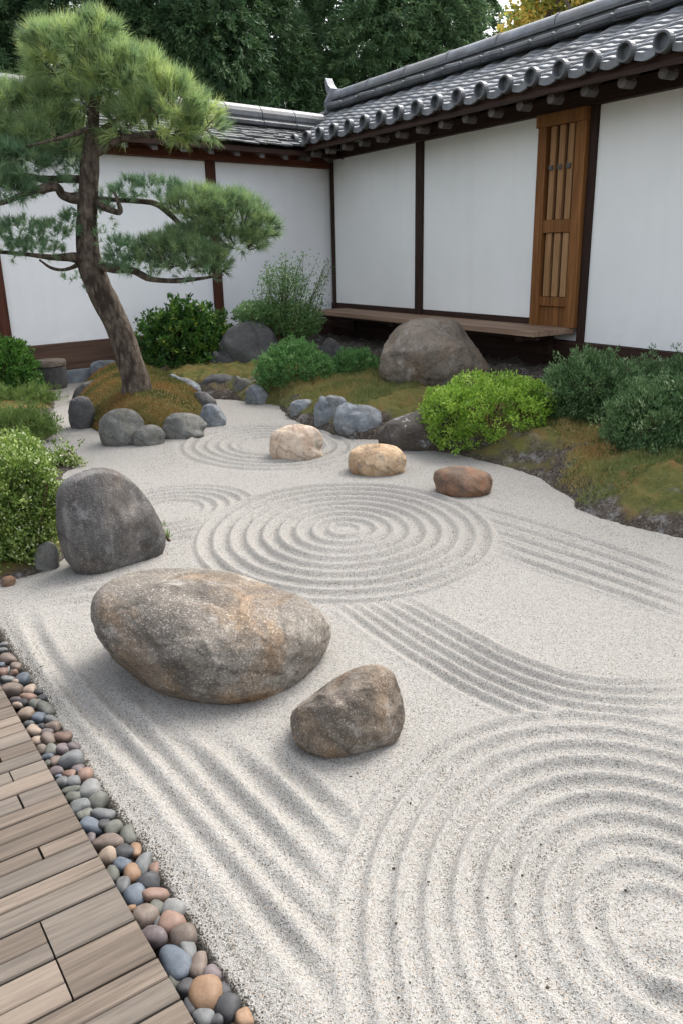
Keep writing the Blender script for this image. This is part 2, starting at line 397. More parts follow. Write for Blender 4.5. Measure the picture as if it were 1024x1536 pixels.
def rake(ph): # rounded ridge, sharper furrow
    c = np.cos(2 * pi * ph); return .70 * c + .24 * np.cos(4 * pi * ph) + .06 * np.cos(6 * pi * ph)
def gravel_h(X, Y):
    wob = vnoise(X, Y, 2.2, 1) - .5; wob2 = vnoise(X, Y, 7, 2) - .5
    h = np.zeros(X.shape)
    am = .75 + .6 * vnoise(X, Y, 3, 5)
    for ln in lerp_lines([(690, 752), (790, 782), (900, 816), (1040, 868)], [(735, 822), (800, 848), (900, 882), (1040, 932)], 5): h += furrow(X, Y, ln, .0105, .0185)
    for ln in lerp_lines([(585, 890), (640, 916), (720, 962), (800, 1000), (880, 1020), (960, 1026), (1060, 1020)], [(490, 895), (560, 950), (640, 1003), (720, 1048), (800, 1080), (880, 1098), (1060, 1112)], 6): h += furrow(X, Y, ln, .0088, .0165)
    for ln in ([(40, 915), (62, 965), (105, 1030), (150, 1085), (240, 1180), (330, 1290), (420, 1400), (500, 1500), (540, 1560)], [(150, 1030), (240, 1130), (330, 1230), (420, 1330), (500, 1420), (560, 1500)],
               [(225, 1070), (310, 1160), (400, 1255), (480, 1340), (545, 1410)], [(300, 1085), (380, 1165), (460, 1245), (540, 1320)], [(375, 1090), (450, 1170), (530, 1250), (575, 1300)]):
        h += furrow(X, Y, ln, .013, .024, .35)
    for ln in ([(40, 900), (120, 888), (215, 872)], [(55, 914), (130, 902), (200, 890)]): h += furrow(X, Y, ln, .009, .028)
    h *= am
    def circ(h, c, rx, ry, rot, r0, r1, per, A, soft=.05, ph=0.0):
        dx, dy = X - c[0], Y - c[1]; dx, dy = dx * cos(rot) + dy * sin(rot), -dx * sin(rot) + dy * cos(rot)
        r = np.hypot(dx / rx, dy / ry) + .014 * wob + .006 * wob2
        m = sm(r0 - soft, r0, r) * (1 - sm(r1, r1 + soft, r)); cover = 1 - sm(r1, r1 + soft, r)
        return h * (1 - cover) + m * A * am * rake(r / per + ph), r
    c3 = G(400, 668); h, _ = circ(h, c3, 1.1, 1.35, radians(28), .22, .62, .085, .012)
    c6 = G(250, 768); h, _ = circ(h, c6, .86, 1.0, radians(-25), .24, .60, .088, .012)
    c1 = G(517, 796); h, _ = circ(h, c1, .88, 1.03, 0, .10, .93, .103, .016)
    c2 = (.72, 1.44); h, _ = circ(h, c2, .84, 1.02, 0, .14, .87, .0845, .0150 * (.5 + .5 * sm(-.15, .25, Y - c2[1])), .09, .3)
    for ln in ([(905, 1455), (960, 1480), (1024, 1520), (1060, 1545)], [(915, 1440), (980, 1445), (1050, 1440)]): h += furrow(X, Y, ln, .010, .026, .12)
    h += .006 * wob + .003 * wob2 + .0025 * (vnoise(X, Y, 40, 3) - .5) + .0018 * (vnoise(X, Y, 90, 4) - .5)
    # lip falling to the pebble strip
    s = (X - ST0[0]) * SPER[0] + (Y - ST0[1]) * SPER[1] + .012 * (vnoise(X, Y, 12, 9) - .5)
    h -= .07 * (1 - sm(-.03, .015, s)) + .012 * (1 - sm(.0, .09, s))
    return h, s
gx = np.concatenate([np.arange(-6.2, -1.7, .05), np.arange(-1.7, 2.1, .0115), np.arange(2.1, 6.5, .06)])
gy = np.concatenate([np.arange(-.4, 1.1, .06), np.arange(1.1, 3.6, .0105), np.arange(3.6, 7.6, .015), np.arange(7.6, 13.6, .05)])
X, Y = np.meshgrid(gx, gy)
Hh, Ss = gravel_h(X, Y)
wl = (np.stack([X, Y], -1) - CORNER[:2]) @ NL[:2]; wr = (np.stack([X, Y], -1) - CORNER[:2]) @ NR[:2]
keep = (Ss > -.06) & (wl > -.06) & (wr > -.06)
idx = np.arange(X.size).reshape(X.shape)
q = np.stack([idx[:-1, :-1], idx[:-1, 1:], idx[1:, 1:], idx[1:, :-1]], -1)
kq = keep[:-1, :-1] & keep[:-1, 1:] & keep[1:, 1:] & keep[1:, :-1]
Q = q[kq]; used = np.unique(Q); rm = np.full(X.size, -1); rm[used] = np.arange(len(used))
GV = np.stack([X, Y, Hh], -1).reshape(-1, 3)[used]
tag(link('gravel', np_mesh('gravel', GV, rm[Q]), M_GRAVEL, smooth=True), kind='structure')

# coarse dark grit in the furrows; extra grains paint shade on their near flanks
def grit():
    rng = np.random.default_rng(44); n = 1000000
    t = rng.random(n); y = 1.15 + 6.2 * t ** 1.5; x = rng.uniform(-1.5, 2.2, n); 
    e = .02; h0, s0 = gravel_h(x, y); hn, _ = gravel_h(x - .03, y - .05)   # grit in the hollow; on the near flank it darkens the shaded side
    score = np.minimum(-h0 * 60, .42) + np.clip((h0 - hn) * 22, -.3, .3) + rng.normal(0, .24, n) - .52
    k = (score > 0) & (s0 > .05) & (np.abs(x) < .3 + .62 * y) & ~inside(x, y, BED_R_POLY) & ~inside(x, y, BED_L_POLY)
    x, y, z = x[k], y[k], h0[k]; n = len(x); x, y, z = x[:260000], y[:260000], z[:260000]; n = len(x)
    # a rim of dark dirt and grit where the gravel meets the pebbles
    ne = 16000; te = rng.uniform(-.2, 2.5, ne); se = np.abs(rng.normal(0, .020, ne)) * (.5 + vnoise(te, te, 5, 45)) - .012
    ex, ey = ST0[0] + SDIR[0] * te + SPER[0] * se, ST0[1] + SDIR[1] * te + SPER[1] * se
    x = np.concatenate([x, ex]); y = np.concatenate([y, ey]); z = np.concatenate([z, gravel_h(ex, ey)[0]]); nm = n; n = len(x)
    r = rng.uniform(.0016, .0034, n) * (.85 + .10 * y); an = rng.random(n) * 2 * pi; V = np.zeros((n, 5, 3))
    for j in range(4): V[:, j] = np.stack([x + r * np.cos(an + j * pi / 2) * rng.uniform(.7, 1.2, n), y + r * np.sin(an + j * pi / 2) * rng.uniform(.7, 1.2, n), z - .0005], 1)
    V[:, 4] = np.stack([x, y, z + r * .9], 1)
    b = (np.arange(n) * 5)[:, None, None]; F = (np.array([[0, 1, 4], [1, 2, 4], [2, 3, 4], [3, 0, 4]])[None] + b).reshape(-1, 3)
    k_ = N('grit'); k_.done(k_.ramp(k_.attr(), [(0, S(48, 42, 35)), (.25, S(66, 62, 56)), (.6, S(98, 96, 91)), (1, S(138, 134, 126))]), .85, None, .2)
    o = link('grit_and_furrow_shade', np_mesh('grit_and_furrow_shade', V.reshape(-1, 3), F, np.repeat(np.where(np.arange(n) < nm, .25 + .75 * rng.random(n), .45 * rng.random(n) ** 1.5), 4)), k_.m)
    tag(o, 'coarse dark grit in the raked furrows, also painting shade on their near sides', 'grit', kind='stuff'); 
grit()
# ---- planted beds (rising banks)
def bed(name, poly, edge, x0, x1, y0, y1, st, hmax, slope, mat):
    gx = np.arange(x0, x1, st); gy = np.arange(y0, y1, st); X, Y = np.meshgrid(gx, gy)
    jag = .05 * (vnoise(X, Y, 5, 11) - .5) + .03 * (vnoise(X, Y, 16, 12) - .5)
    d = seg_dist(X, Y, edge); sg = np.where(inside(X, Y, poly), d, -d) + jag
    h = np.where(sg > 0, hmax * (1 - np.exp(-np.maximum(sg, 0) / slope)), sg * .8) + (.06 * (vnoise(X, Y, 9, 13) - .5) + .045 * (vnoise(X, Y, 22, 15) - .5) + .02 * (vnoise(X, Y, 50, 16) - .5) + .05 * (vnoise(X, Y, 4, 14) - .5)) * np.clip(sg * 6, 0, 1)
    h = np.where(sg < 0, sg * .8 - .004, h)
    wl = (np.stack([X, Y], -1) - CORNER[:2]) @ NL[:2]; wr = (np.stack([X, Y], -1) - CORNER[:2]) @ NR[:2]
    keep = (sg > -.12) & (wl > -.05) & (wr > -.05) & (inside(X, Y, poly) | (d < .15))
    idx = np.arange(X.size).reshape(X.shape)
    q = np.stack([idx[:-1, :-1], idx[:-1, 1:], idx[1:, 1:], idx[1:, :-1]], -1)
    Q = q[keep[:-1, :-1] & keep[:-1, 1:] & keep[1:, 1:] & keep[1:, :-1]]
    used = np.unique(Q); rm = np.full(X.size, -1); rm[used] = np.arange(len(used))
    P = np.stack([X, Y, h], -1).reshape(-1, 3)
    vf = np.clip(sg / 3, 0, 1).ravel()[Q].mean(1)
    tag(link(name, np_mesh(name, P[used], rm[Q], vf), mat, smooth=True), kind='structure')
    return P[(sg > .03).ravel() & keep.ravel()]
BEDPTS = bed('planting_bed', BED_R_POLY, [tuple(p) for p in BED_R_EDGE] + [tuple(rw(9.6, .0)[:2])], -3.6, 5.6, 3.4, 13.4, .022, .24, .20, M_BED)
BEDPTS_L = bed('side_bed', BED_L_POLY, [tuple(p) for p in BED_L_EDGE], -6.4, -1.2, 3.0, 9.2, .035, .12, .3, M_BED)
def bedz(x, y, pts=None):
    pts = BEDPTS if pts is None else pts
    i = np.argmin((pts[:, 0] - x) ** 2 + (pts[:, 1] - y) ** 2); return float(pts[i, 2])

# channel floor beneath the pebbles
mb = MB(); mb.box(ST0 * 0 + ST0, SDIR, SPER, Z, -3.0, 3.6, -.5, .02, -.15, -.045)
tag(mb.build('pebble_channel', M_SOIL), kind='structure')

# ================================================================== DECK
deck = empty('wooden_deck', tuple(DK0 - DPER * .5), 'weathered grey brown plank deck edged by the strip of pebbles', 'deck')
mbA, mbB = MB(), MB(); PW = .1247; gap = .006
rs = random.Random(3)
blockL = {0: 0, 2: .16, 3: .0, 4: .17, 5: 0, 6: .19, 7: .0, 8: .21, 9: .24, 10: .22}
for i in range(-16, 16):
    t0 = i * PW + gap / 2; t1 = (i + 1) * PW - gap / 2
    L = 3.4; v = rs.random()
    sp = {0: .10, 2: .105, 3: .1, 4: .105, 6: .115, 8: .18, 9: .18}.get(i, 0)
    if i not in blockL and rs.random() < .5: sp = .1 + .08 * rs.random()
    mid = (t0 + t1) / 2 + rs.uniform(-.012, .012)
    def board(mb, a, b, y0, y1, v, dz=0):
        own = mb is mbB
        if own: mb = MB()
        c = .003
        prof = [(a, -.03), (b, -.03), (b, -c), (b - c, 0), (a + c, 0), (a, -c)]
        mb.extr([(p, q + dz) for p, q in prof], DK0, DDIR, Z, DPER, y0, y1, v)
        if own: mb.build('end_block', M_DECK, deck)
    y_edge = 0.0
    if i in (8, 9):      # full-width end blocks
        board(mbB, t0, t1, -sp + .004, y_edge, rs.random()); board(mbA, t0, mid - .001, -L, -sp, v); board(mbA, mid + .001, t1, -L, -sp, min(1, v + .12))
    elif sp and i in (0, 2, 4, 6):
        s_ = mid if i != 2 else t1
        board(mbA, t0, mid - .001, -L, -sp - .003, v); board(mbB, t0, mid - .001, -sp + .003, y_edge, rs.random()); board(mbA, mid + .001, t1, -L, y_edge, min(1, v + .1))
    elif sp:
        board(mbA, t0, mid - .001, -L, -sp, v); board(mbB, t0, mid - .001, -sp + .004, y_edge, rs.random()); board(mbA, mid + .001, t1, -L, y_edge, rs.random())
    else:
        board(mbA, t0, mid - .0008, -L, y_edge, v); board(mbA, mid + .0008, t1, -L, y_edge, max(0, v - .1))
mbA.build('planks', M_DECK, deck)
mb = MB()
for y in (-.06, -.6, -1.2, -1.9, -2.6, -3.3): mb.box(DK0, DDIR, DPER, Z, -2.0, 2.0, y - .05, y, -.16, -.032)
mb.build('joist', M_DARKWOOD, deck)

# ================================================================== RIGHT BUILDING
bld = empty('plastered_building', tuple(rw(4, -.5)), 'long white plastered garden building with grey tiled roof, bench and lattice door', 'building')
mb = MB(); o0 = rw(0)
UEND = 10.2
mb.box(o0, DU, NR, Z, -.55, UEND, -1.6, -.06, -.1, 2.99, .5); mb.build('wall', M_PLASTER_B, bld)
# plaster panels
for u0, u1, z0 in ((-.02, .045, .70), (.125, 2.25, .735), (2.405, 4.50, .735), (5.30, UEND, .525)):
    mb = MB(); mb.box(o0, DU, NR, Z, u0, u1, -.06, -.012, z0, 2.825); mb.build('plaster_panel', M_PLASTER_B, bld)
for u0, u1 in ((.047, .123), (2.252, 2.403), (5.205, 5.298)):
    mb = MB(); mb.box(o0, DU, NR, Z, u0, u1, -.06, .02, .35 if u0 > 5 else .66, 2.83); mb.build('post', M_POST, bld, .004)
mb = MB(); mb.box(o0, DU, NR, Z, -.35, UEND, -.06, .06, 2.828, 2.99); mb.build('eave_beam', M_DARKWOOD, bld, .006)
mb = MB(); mb.box(o0, DU, NR, Z, -.02, UEND, -.06, .035, .35, .52); mb.build('sill_beam', M_DARKWOOD, bld, .005)
mb = MB(); mb.box(o0, DU, NR, Z, -.02, 4.6, -.06, -.004, .523, .732); mb.build('bench_wall_board', M_DARKWOOD, bld)
mb = MB()
for k in range(17): mb.box(o0, DU, NR, Z, -.02 + k * .6, -.02 + (k + 1) * .6 - .006, -.06, .012, -.1, .347, random.random() * .4)
mb.build('base_board', M_POST, bld)
# bench / veranda board
vb = MB()
for k in range(4): vb.box(o0, DU, NR, Z, .42, 5.16, .002 + k * .149, .002 + k * .149 + .147, .605, .665, .3 + .2 * (k % 2))
bench = vb.build('veranda_bench', M_BENCH, bld, .004)
for u in (.75, 2.4, 4.85):
    mb = MB(); mb.box(o0, DU, NR, Z, u - .05, u + .05, .03, .52, .535, .603); mb.box(o0, DU, NR, Z, u - .045, u + .045, .036, .1, .36, .533)
    mb.build('bracket', M_DARKWOOD, bench, .004)
mb = MB(); mb.box(o0, DU, NR, Z, .45, 5.1, .45, .5, .56, .603); mb.build('bench_rail', M_DARKWOOD, bench)
# lattice door
dz0, dz1, du0, du1 = .667, 2.826, 4.532, 5.203; dh = dz1 - dz0; dw = du1 - du0
mb = MB(); mb.box(o0, DU, NR, Z, du0 + .05, du1 - .05, -.055, .004, dz0, dz1 - .05); door = mb.build('lattice_door', M_POST, bld)
mb = MB()
mb.box(o0, DU, NR, Z, du0, du0 + .125, .006, .07, dz0, dz1 - .125); mb.box(o0, DU, NR, Z, du1 - .135, du1, .006, .07, dz0, dz1 - .125, .6)
mb.box(o0, DU, NR, Z, du0 - .02, du1 + .0, .006, .085, dz1 - .124, dz1, .8); mb.build('door_frame', M_DOORWOOD, door, .004)
iu0, iu1 = du0 + .127, du1 - .137; iw = iu1 - iu0
mb = MB()
mb.box(o0, DU, NR, Z, iu0, iu1, .008, .06, dz1 - .545 * dh, dz1 - .485 * dh, .35); mb.build('door_rail', M_DOORWOOD, door, .003); mb = MB(); mb.box(o0, DU, NR, Z, iu0, iu1, .008, .058, dz1 - .90 * dh, dz1 - .855 * dh, .35)
mb.build('door_rail', M_DOORWOOD, door, .003)
for k in range(3):
    c = iu0 + iw * (k + .62) / 3.25; hw = iw * .095
    mb = MB(); mb.box(o0, DU, NR, Z, c - hw, c + hw, .006, .045, dz1 - .484 * dh, dz1 - .126, .4 + .1 * k); mb.build('slat', M_DOORWOOD if k < 0 else M_SLAT, door, .003)
    mb = MB(); mb.box(o0, DU, NR, Z, c - hw * 1.1, c + hw * 1.1, .006, .04, dz1 - .853 * dh, dz1 - .547 * dh, .5 + .2 * k); mb.build('slat', M_SLAT, door, .003)
    mb = MB(); mb.box(o0, DU, NR, Z, c - hw * .9 + (.0 if k else .0), c + hw * .5, .047, .062, dz1 - .255 * dh, dz1 - .232 * dh); mb.build('latch', M_BLACK, door, .002)
mb = MB()
for k in range(6): mb.box(o0, DU, NR, Z, iu0 + iw * k / 6, iu0 + iw * (k + 1) / 6 - .004, .006, .03, dz0, dz1 - .902 * dh, .2 * k % .7)
mb.build('door_panel', M_DOORWOOD, door)

# roof of the right building: plane from eave (w .72, z 3.0) to ridge (w -.45, z 3.66)
EW, EZ, RW_, RZ = .72, 2.985, -.45, 3.62
SL = np.array([0, 0, 0.0]) + NR * (RW_ - EW) + Z * (RZ - EZ); SLEN = np.linalg.norm(SL); SL /= SLEN
SN = np.cross(DU, SL); SN = SN if SN[2] > 0 else -SN
CAP0, CAPD = .763 - 3 * .3665, .3665
US, UE = CAP0 - .16, CAP0 + CAPD * 28.5
def tile_sheet(name, us, ue, cap0, capd, o, DUv, SLv, SNv, slen, nc, mat, parent, ampl=.075, step=.022, seed=1):
    r = np.random.default_rng(seed)
    nu = int((ue - us) / capd * 18) + 1; u = np.linspace(us, ue, nu)
    ph = ((u - cap0) / capd + .5) % 1 - .5                     # 0 at cover tile
    cov = np.sqrt(np.maximum(0, 1 - (ph / .24) ** 2)) * ampl
    pan = -.018 * np.cos(np.clip((np.abs(ph) - .24) / .26, 0, 1) * pi - pi) * 0 - .008 * np.sin(np.clip((np.abs(ph) - .24) / .26, 0, 1) * pi / 2)
    prof = np.where(np.abs(ph) < .24, cov, pan)
    V = []; F = []; b = 0; nt = int(round((ue - us) / capd)) + 2
    col = np.floor((u - cap0) / capd + .5).astype(int); col -= col.min()
    for c in range(nc):
        jit = r.normal(0, .0012, nt * 3)[col]; jz = r.normal(0, .0022, nt * 3)[col]
        t0 = slen * c / nc - .02; t1 = slen * (c + 1) / nc + .012
        for t, lift in ((t0, -.008), (t0, step), (t0 + .02, step + .004), (t1, .0)):
            P = o + DUv * u[:, None] + SLv * (t + (jit[:, None] if t < t1 else 0)) + SNv * (prof + lift + jz)[:, None]
            V.append(P)
        for k in range(3):
            i = b + k * nu + np.arange(nu - 1); F.append(np.stack([i, i + 1, i + nu + 1, i + nu], 1))
        b += 4 * nu
    return link(name, np_mesh(name, np.vstack(V), np.vstack(F)), mat, parent)
E0 = rw(0, EW, EZ)
roof = tile_sheet('roof_tiles', US, UE, CAP0, CAPD, E0, DU, SL, SN, SLEN, 13, M_TILE, bld, .014, .021)
# back slope and solid underside
mb = MB()
th = .05
mb.extr([(EW - .02, EZ - .02), (RW_, RZ - .02), (2 * RW_ - EW, EZ - .02), (2 * RW_ - EW, EZ - .02 - th), (RW_, RZ - .02 - th), (EW - .02, EZ - .02 - th)], o0, NR, Z, DU, US, UE)
mb.build('roof_deck', M_DARKWOOD, bld)
# eave tiles: round caps + hanging pan fronts
capm = None
for k in range(29):
    u = CAP0 + k * CAPD; c = rw(u, EW + .035, EZ + .045)
    if capm is None:
        n = 20; V = []; F = []; rings = [(.0, .085), (.055, .085), (.062, .080), (.062, .064), (.012, .056), (.012, .0)]
        ax = NR; e1 = DU; e2 = Z
        for d, rr in rings[:-1]:
            for j in range(n): V.append(e1 * rr * cos(2 * pi * j / n) + e2 * rr * sin(2 * pi * j / n) + ax * d)
        V.append(ax * .016)
        for a in range(len(rings) - 2):
            for j in range(n): F.append((a * n + j, a * n + (j + 1) % n, (a + 1) * n + (j + 1) % n, (a + 1) * n + j))
        for j in range(n): F.append(((len(rings) - 2) * n + j, (len(rings) - 2) * n + (j + 1) % n, len(V) - 1))
        # half-round body running back under the roof sheet
        capm = bpy.data.meshes.new('tile_cap'); capm.from_pydata([tuple(v) for v in V], [], F)
        o = link('tile_cap', capm, M_TILE_D, roof); first = o
    else:
        o = first.copy(); COL.objects.link(o)
    o.location = Vector(c); o.matrix_parent_inverse = roof.matrix_parent_inverse.copy(); o.parent = roof
    o.rotation_euler = (0, 0, radians(random.uniform(-2, 2)))
for k in range(-1, 29):
    mb = MB()
    u0 = CAP0 + k * CAPD + .08; u1 = CAP0 + (k + 1) * CAPD - .08
    m = 8; us = np.linspace(u0, u1, m)
    top = [rw(u, EW + .055, EZ + .012 - .022 * sin(pi * j / (m - 1)) + .02) for j, u in enumerate(us)]
    bot = [rw(u, EW + .055, EZ - .052 - .022 * sin(pi * j / (m - 1)) + .02) for j, u in enumerate(us)]
    bk = [p - NR * .03 for p in top + bot]
    Vv = top + bot + bk; Fv = []
    for j in range(m - 1):
        Fv += [(j, j + 1, m + j + 1, m + j), (2 * m + j + 1, 2 * m + j, 3 * m + j, 3 * m + j + 1), (j + 1, j, 2 * m + j, 2 * m + j + 1), (m + j, m + j + 1, 3 * m + j + 1, 3 * m + j)]
    mb.add(Vv, Fv); mb.build('eave_tile', M_TILE, roof)
mb = MB(); mb.box(o0, DU, NR, Z, US + .05, UE, EW - .05, EW + .0, EZ - .115, EZ - .074); mb.build('eave_board', M_DARKWOOD, bld)
raf = None
for k in range(24):
    u = .64 + k * .421 - .421 * 2
    mb = MB(); mb.extr([(-.1, 3.30), (EW - .085, EZ - .085), (EW - .085, EZ - .165), (-.1, 3.22)], o0, NR, Z, DU, u - .045, u + .045)
    r_ = mb.build('rafter', M_DARKWOOD, bld, .004)
    mb = MB(); mb.extr([(.048 * cos(2 * pi * j / 10), .048 * sin(2 * pi * j / 10)) for j in range(10)], rw(u, EW - .21, EZ - .145), DU, Z, NR, 0, .135); mb.build('rafter_end', M_RAFTER, r_, 0)
# ridge stack
mb = MB(); rs = random.Random(5)
u = US + .1
while u < UE:
    L = rs.uniform(.34, .46)
    mb.extr([(-.19, -.01), (.22, -.03), (.235, .0), (.19, .05), (-.19, .06)], rw(0, RW_, RZ), NR, Z, DU, u, u + L - .008, rs.random())
    dz = rs.uniform(-.012, .012); mb.tube([rw(u + .01, RW_ + .20, RZ + .01 + dz), rw(u + .06, RW_ + .21, RZ + .015 + dz), rw(u + L - .02, RW_ + .21, RZ + .012), rw(u + L, RW_ + .2, RZ + .01)], [.035, .048, .046, .03], 8, rs.random()); u += L
mb.build('ridge_course', M_TILE_D, roof)
mb = MB(); mb.box(rw(0, RW_, RZ), DU, NR, Z, US + .1, UE, -.12, .12, .055, .115); mb.box(rw(0, RW_, RZ), DU, NR, Z, US + .1, UE, -.15, .15, .117, .145); mb.build('ridge_wall', M_TILE_D, roof)
mb = MB(); u = US + .12
prof = [(.125 * cos(t), .02 + .11 * sin(t)) for t in np.linspace(-.25, pi + .25, 14)]
while u < UE:
    mb.extr(prof, rw(0, RW_, RZ + .145), NR, Z, DU, u, u + .895, rs.random()); mb.extr([(p * 1.07, q * 1.07) for p, q in prof], rw(0, RW_, RZ + .145), NR, Z, DU, u + .897, u + .93); u += .932
mb.build('ridge_cap', M_RIDGE, roof, 0, False)
# ridge-end ornament
mb = MB(); oo = rw(US + .06, RW_, RZ)
mb.extr([(-.2, -.06), (.2, -.06), (.22, .1), (.16, .2), (.12, .3), (-.12, .3), (-.16, .2), (-.22, .1)], oo, NR, Z, DU, -.06, -.002)
mb.box(oo, DU, NR, Z, -.16, -.062, -.13, .13, .0, .1); mb.box(oo, DU, NR, Z, -.2, -.062, -.09, .09, .102, .19)
mb.extr([(-.04, .16), (-.02, .30), (-.10, .31), (-.19, .38), (-.27, .49), (-.285, .42), (-.24, .28), (-.15, .19)], oo, DU, Z, NR, -.07, .07)
mb.tube([oo - DU * .16 + Z * .10 - NR * .12, oo - DU * .16 + Z * .10 + NR * .12], [.075, .075], 14)
mb.build('ridge_ornament', M_RIDGE, roof, .01)
# verge tiles along the gable end
mb = MB()
for k in range(7): mb.tube([E0 + DU * (US - .02) + SL * (SLEN * k / 7) + SN * .03, E0 + DU * (US - .02) + SL * (SLEN * (k + 1) / 7 + .02) + SN * .015], [.075, .068], 10)
mb.build('verge_tile', M_TILE_D, roof)
mb = MB(); mb.extr([(EW - .02, EZ - .03), (RW_, RZ - .03), (2 * RW_ - EW, EZ - .03), (2 * RW_ - EW, EZ - .16), (RW_, RZ - .16), (EW - .02, EZ - .16)], o0, NR, Z, DU, US - .05, US - .003)
mb.build('barge_board', M_DARKWOOD, bld)

# ================================================================== LEFT GARDEN WALL
gw = empty('garden_wall', tuple(lw(4, -.2)), 'white garden wall with brown posts and rough slate coping behind the pine', 'wall')
p0 = lw(0); LEND = 10.5
mb = MB(); mb.box(p0, DL, NL, Z, -.4, LEND, -.42, -.05, -.1, 2.87); mb.build('wall', M_PLASTER, gw)
for u0, u1 in ((.0, 2.12), (2.265, 5.2), (5.345, 8.3), (8.445, LEND)):
    mb = MB(); mb.box(p0, DL, NL, Z, u0, u1, -.05, -.012, .50, 2.705); mb.build('plaster_panel', M_PLASTER, gw)
for u0 in (2.122, 5.202, 8.302):
    mb = MB(); mb.box(p0, DL, NL, Z, u0, u0 + .141, -.05, .03, .50, 2.708); mb.build('post', M_REDPOST, gw, .004)
mb = MB(); mb.box(p0, DL, NL, Z, .03, LEND, -.05, .09, 2.709, 2.80, .3); mb.box(p0, DL, NL, Z, .03, LEND, -.05, .07, 2.802, 2.872, .5); mb.build('top_beam', M_REDWOOD, gw, .005)
mb = MB()
for k in range(4): mb.box(p0, DL, NL, Z, .02 + k * 2.7, .02 + (k + 1) * 2.7 - .004, -.05, .03, .165, .497, .3 + .15 * (k % 3))
mb.build('base_board', M_BASEWOOD, gw, .004)
mb = MB()
for k in range(9): mb.box(p0, DL, NL, Z, .02 + k * 1.2, .02 + (k + 1) * 1.2 - .005, -.05, .05, -.1, .162)
mb.build('plinth', M_PLINTH, gw, .008)
LE, LEZ, LR, LRZ = .42, 2.90, -.28, 3.25
ls = NL * (LR - LE) + Z * (LRZ - LEZ); lsl = np.linalg.norm(ls); ls /= lsl; ln_ = np.cross(DL, ls); ln_ = ln_ if ln_[2] > 0 else -ln_
mb = MB(); mb.extr([(LE - .02, LEZ - .03), (LR, LRZ - .03), (2 * LR - LE, LEZ - .03), (2 * LR - LE, LEZ - .09), (LR, LRZ - .09), (LE - .02, LEZ - .09)], p0, NL, Z, DL, -.1, LEND); mb.build('coping_deck', M_DARKWOOD, gw)
mb = MB(); rs = random.Random(11)
for side in (0, 1):
    for c in range(8):
        u = -.1
        while u < LEND:
            L = rs.uniform(.13, .3); t0 = lsl * c / 8 - .015 + rs.uniform(-.014, .014); t1 = t0 + lsl / 8 + .05; a = rs.uniform(.014, .03); lf = .024 + rs.uniform(-.006, .008)
            if side == 0: base = lw(0, LE, LEZ); sv, nv = ls, ln_
            else:
                base = lw(0, 2 * LR - LE, LEZ); sv = -NL * (LR - LE) + Z * (LRZ - LEZ); sv = sv / np.linalg.norm(sv); nv = np.cross(DL, sv); nv = nv if nv[2] > 0 else -nv
            P = lambda t, z, uu: base + DL * uu + sv * t + nv * z
            j1, j2 = rs.uniform(-.012, .012), rs.uniform(-.012, .012)
            V = [P(t0 + j1, lf, u), P(t0 + j2, lf, u + L - .006), P(t1, .002, u + L - .006), P(t1, .002, u), P(t0 + j1, lf + a, u + .004), P(t0 + j2, lf + a, u + L - .01), P(t1, a, u + L - .008), P(t1, a, u + .002)]
            mb.add(V, [(0, 3, 2, 1), (4, 5, 6, 7), (0, 1, 5, 4), (2, 3, 7, 6), (1, 2, 6, 5), (3, 0, 4, 7)], rs.random()); u += L
mb.build('slates', M_SLATE, gw)
mb = MB()
for k in range(26):
    u = .3 + k * .42; mb.extr([(.0, 3.02), (LE - .06, LEZ - .085), (LE - .06, LEZ - .15), (.0, 2.93)], p0, NL, Z, DL, u - .04, u + .04)
mb.build('rafters', M_RAFTER, gw)
mb = MB(); u = -.1
while u < LEND:
    L = .62; mb.extr([(-.16, .0), (.18, -.01), (.19, .04), (.14, .07), (.155, .10), (.15, .16), (.125, .21), (.08, .25), (.0, .27), (-.08, .25), (-.125, .21), (-.15, .16), (-.16, .06)], lw(0, LR, LRZ), NL, Z, DL, u, u + L - .006, rs.random()); u += L
mb.build('ridge_tiles', M_TILE_D, gw, .008)

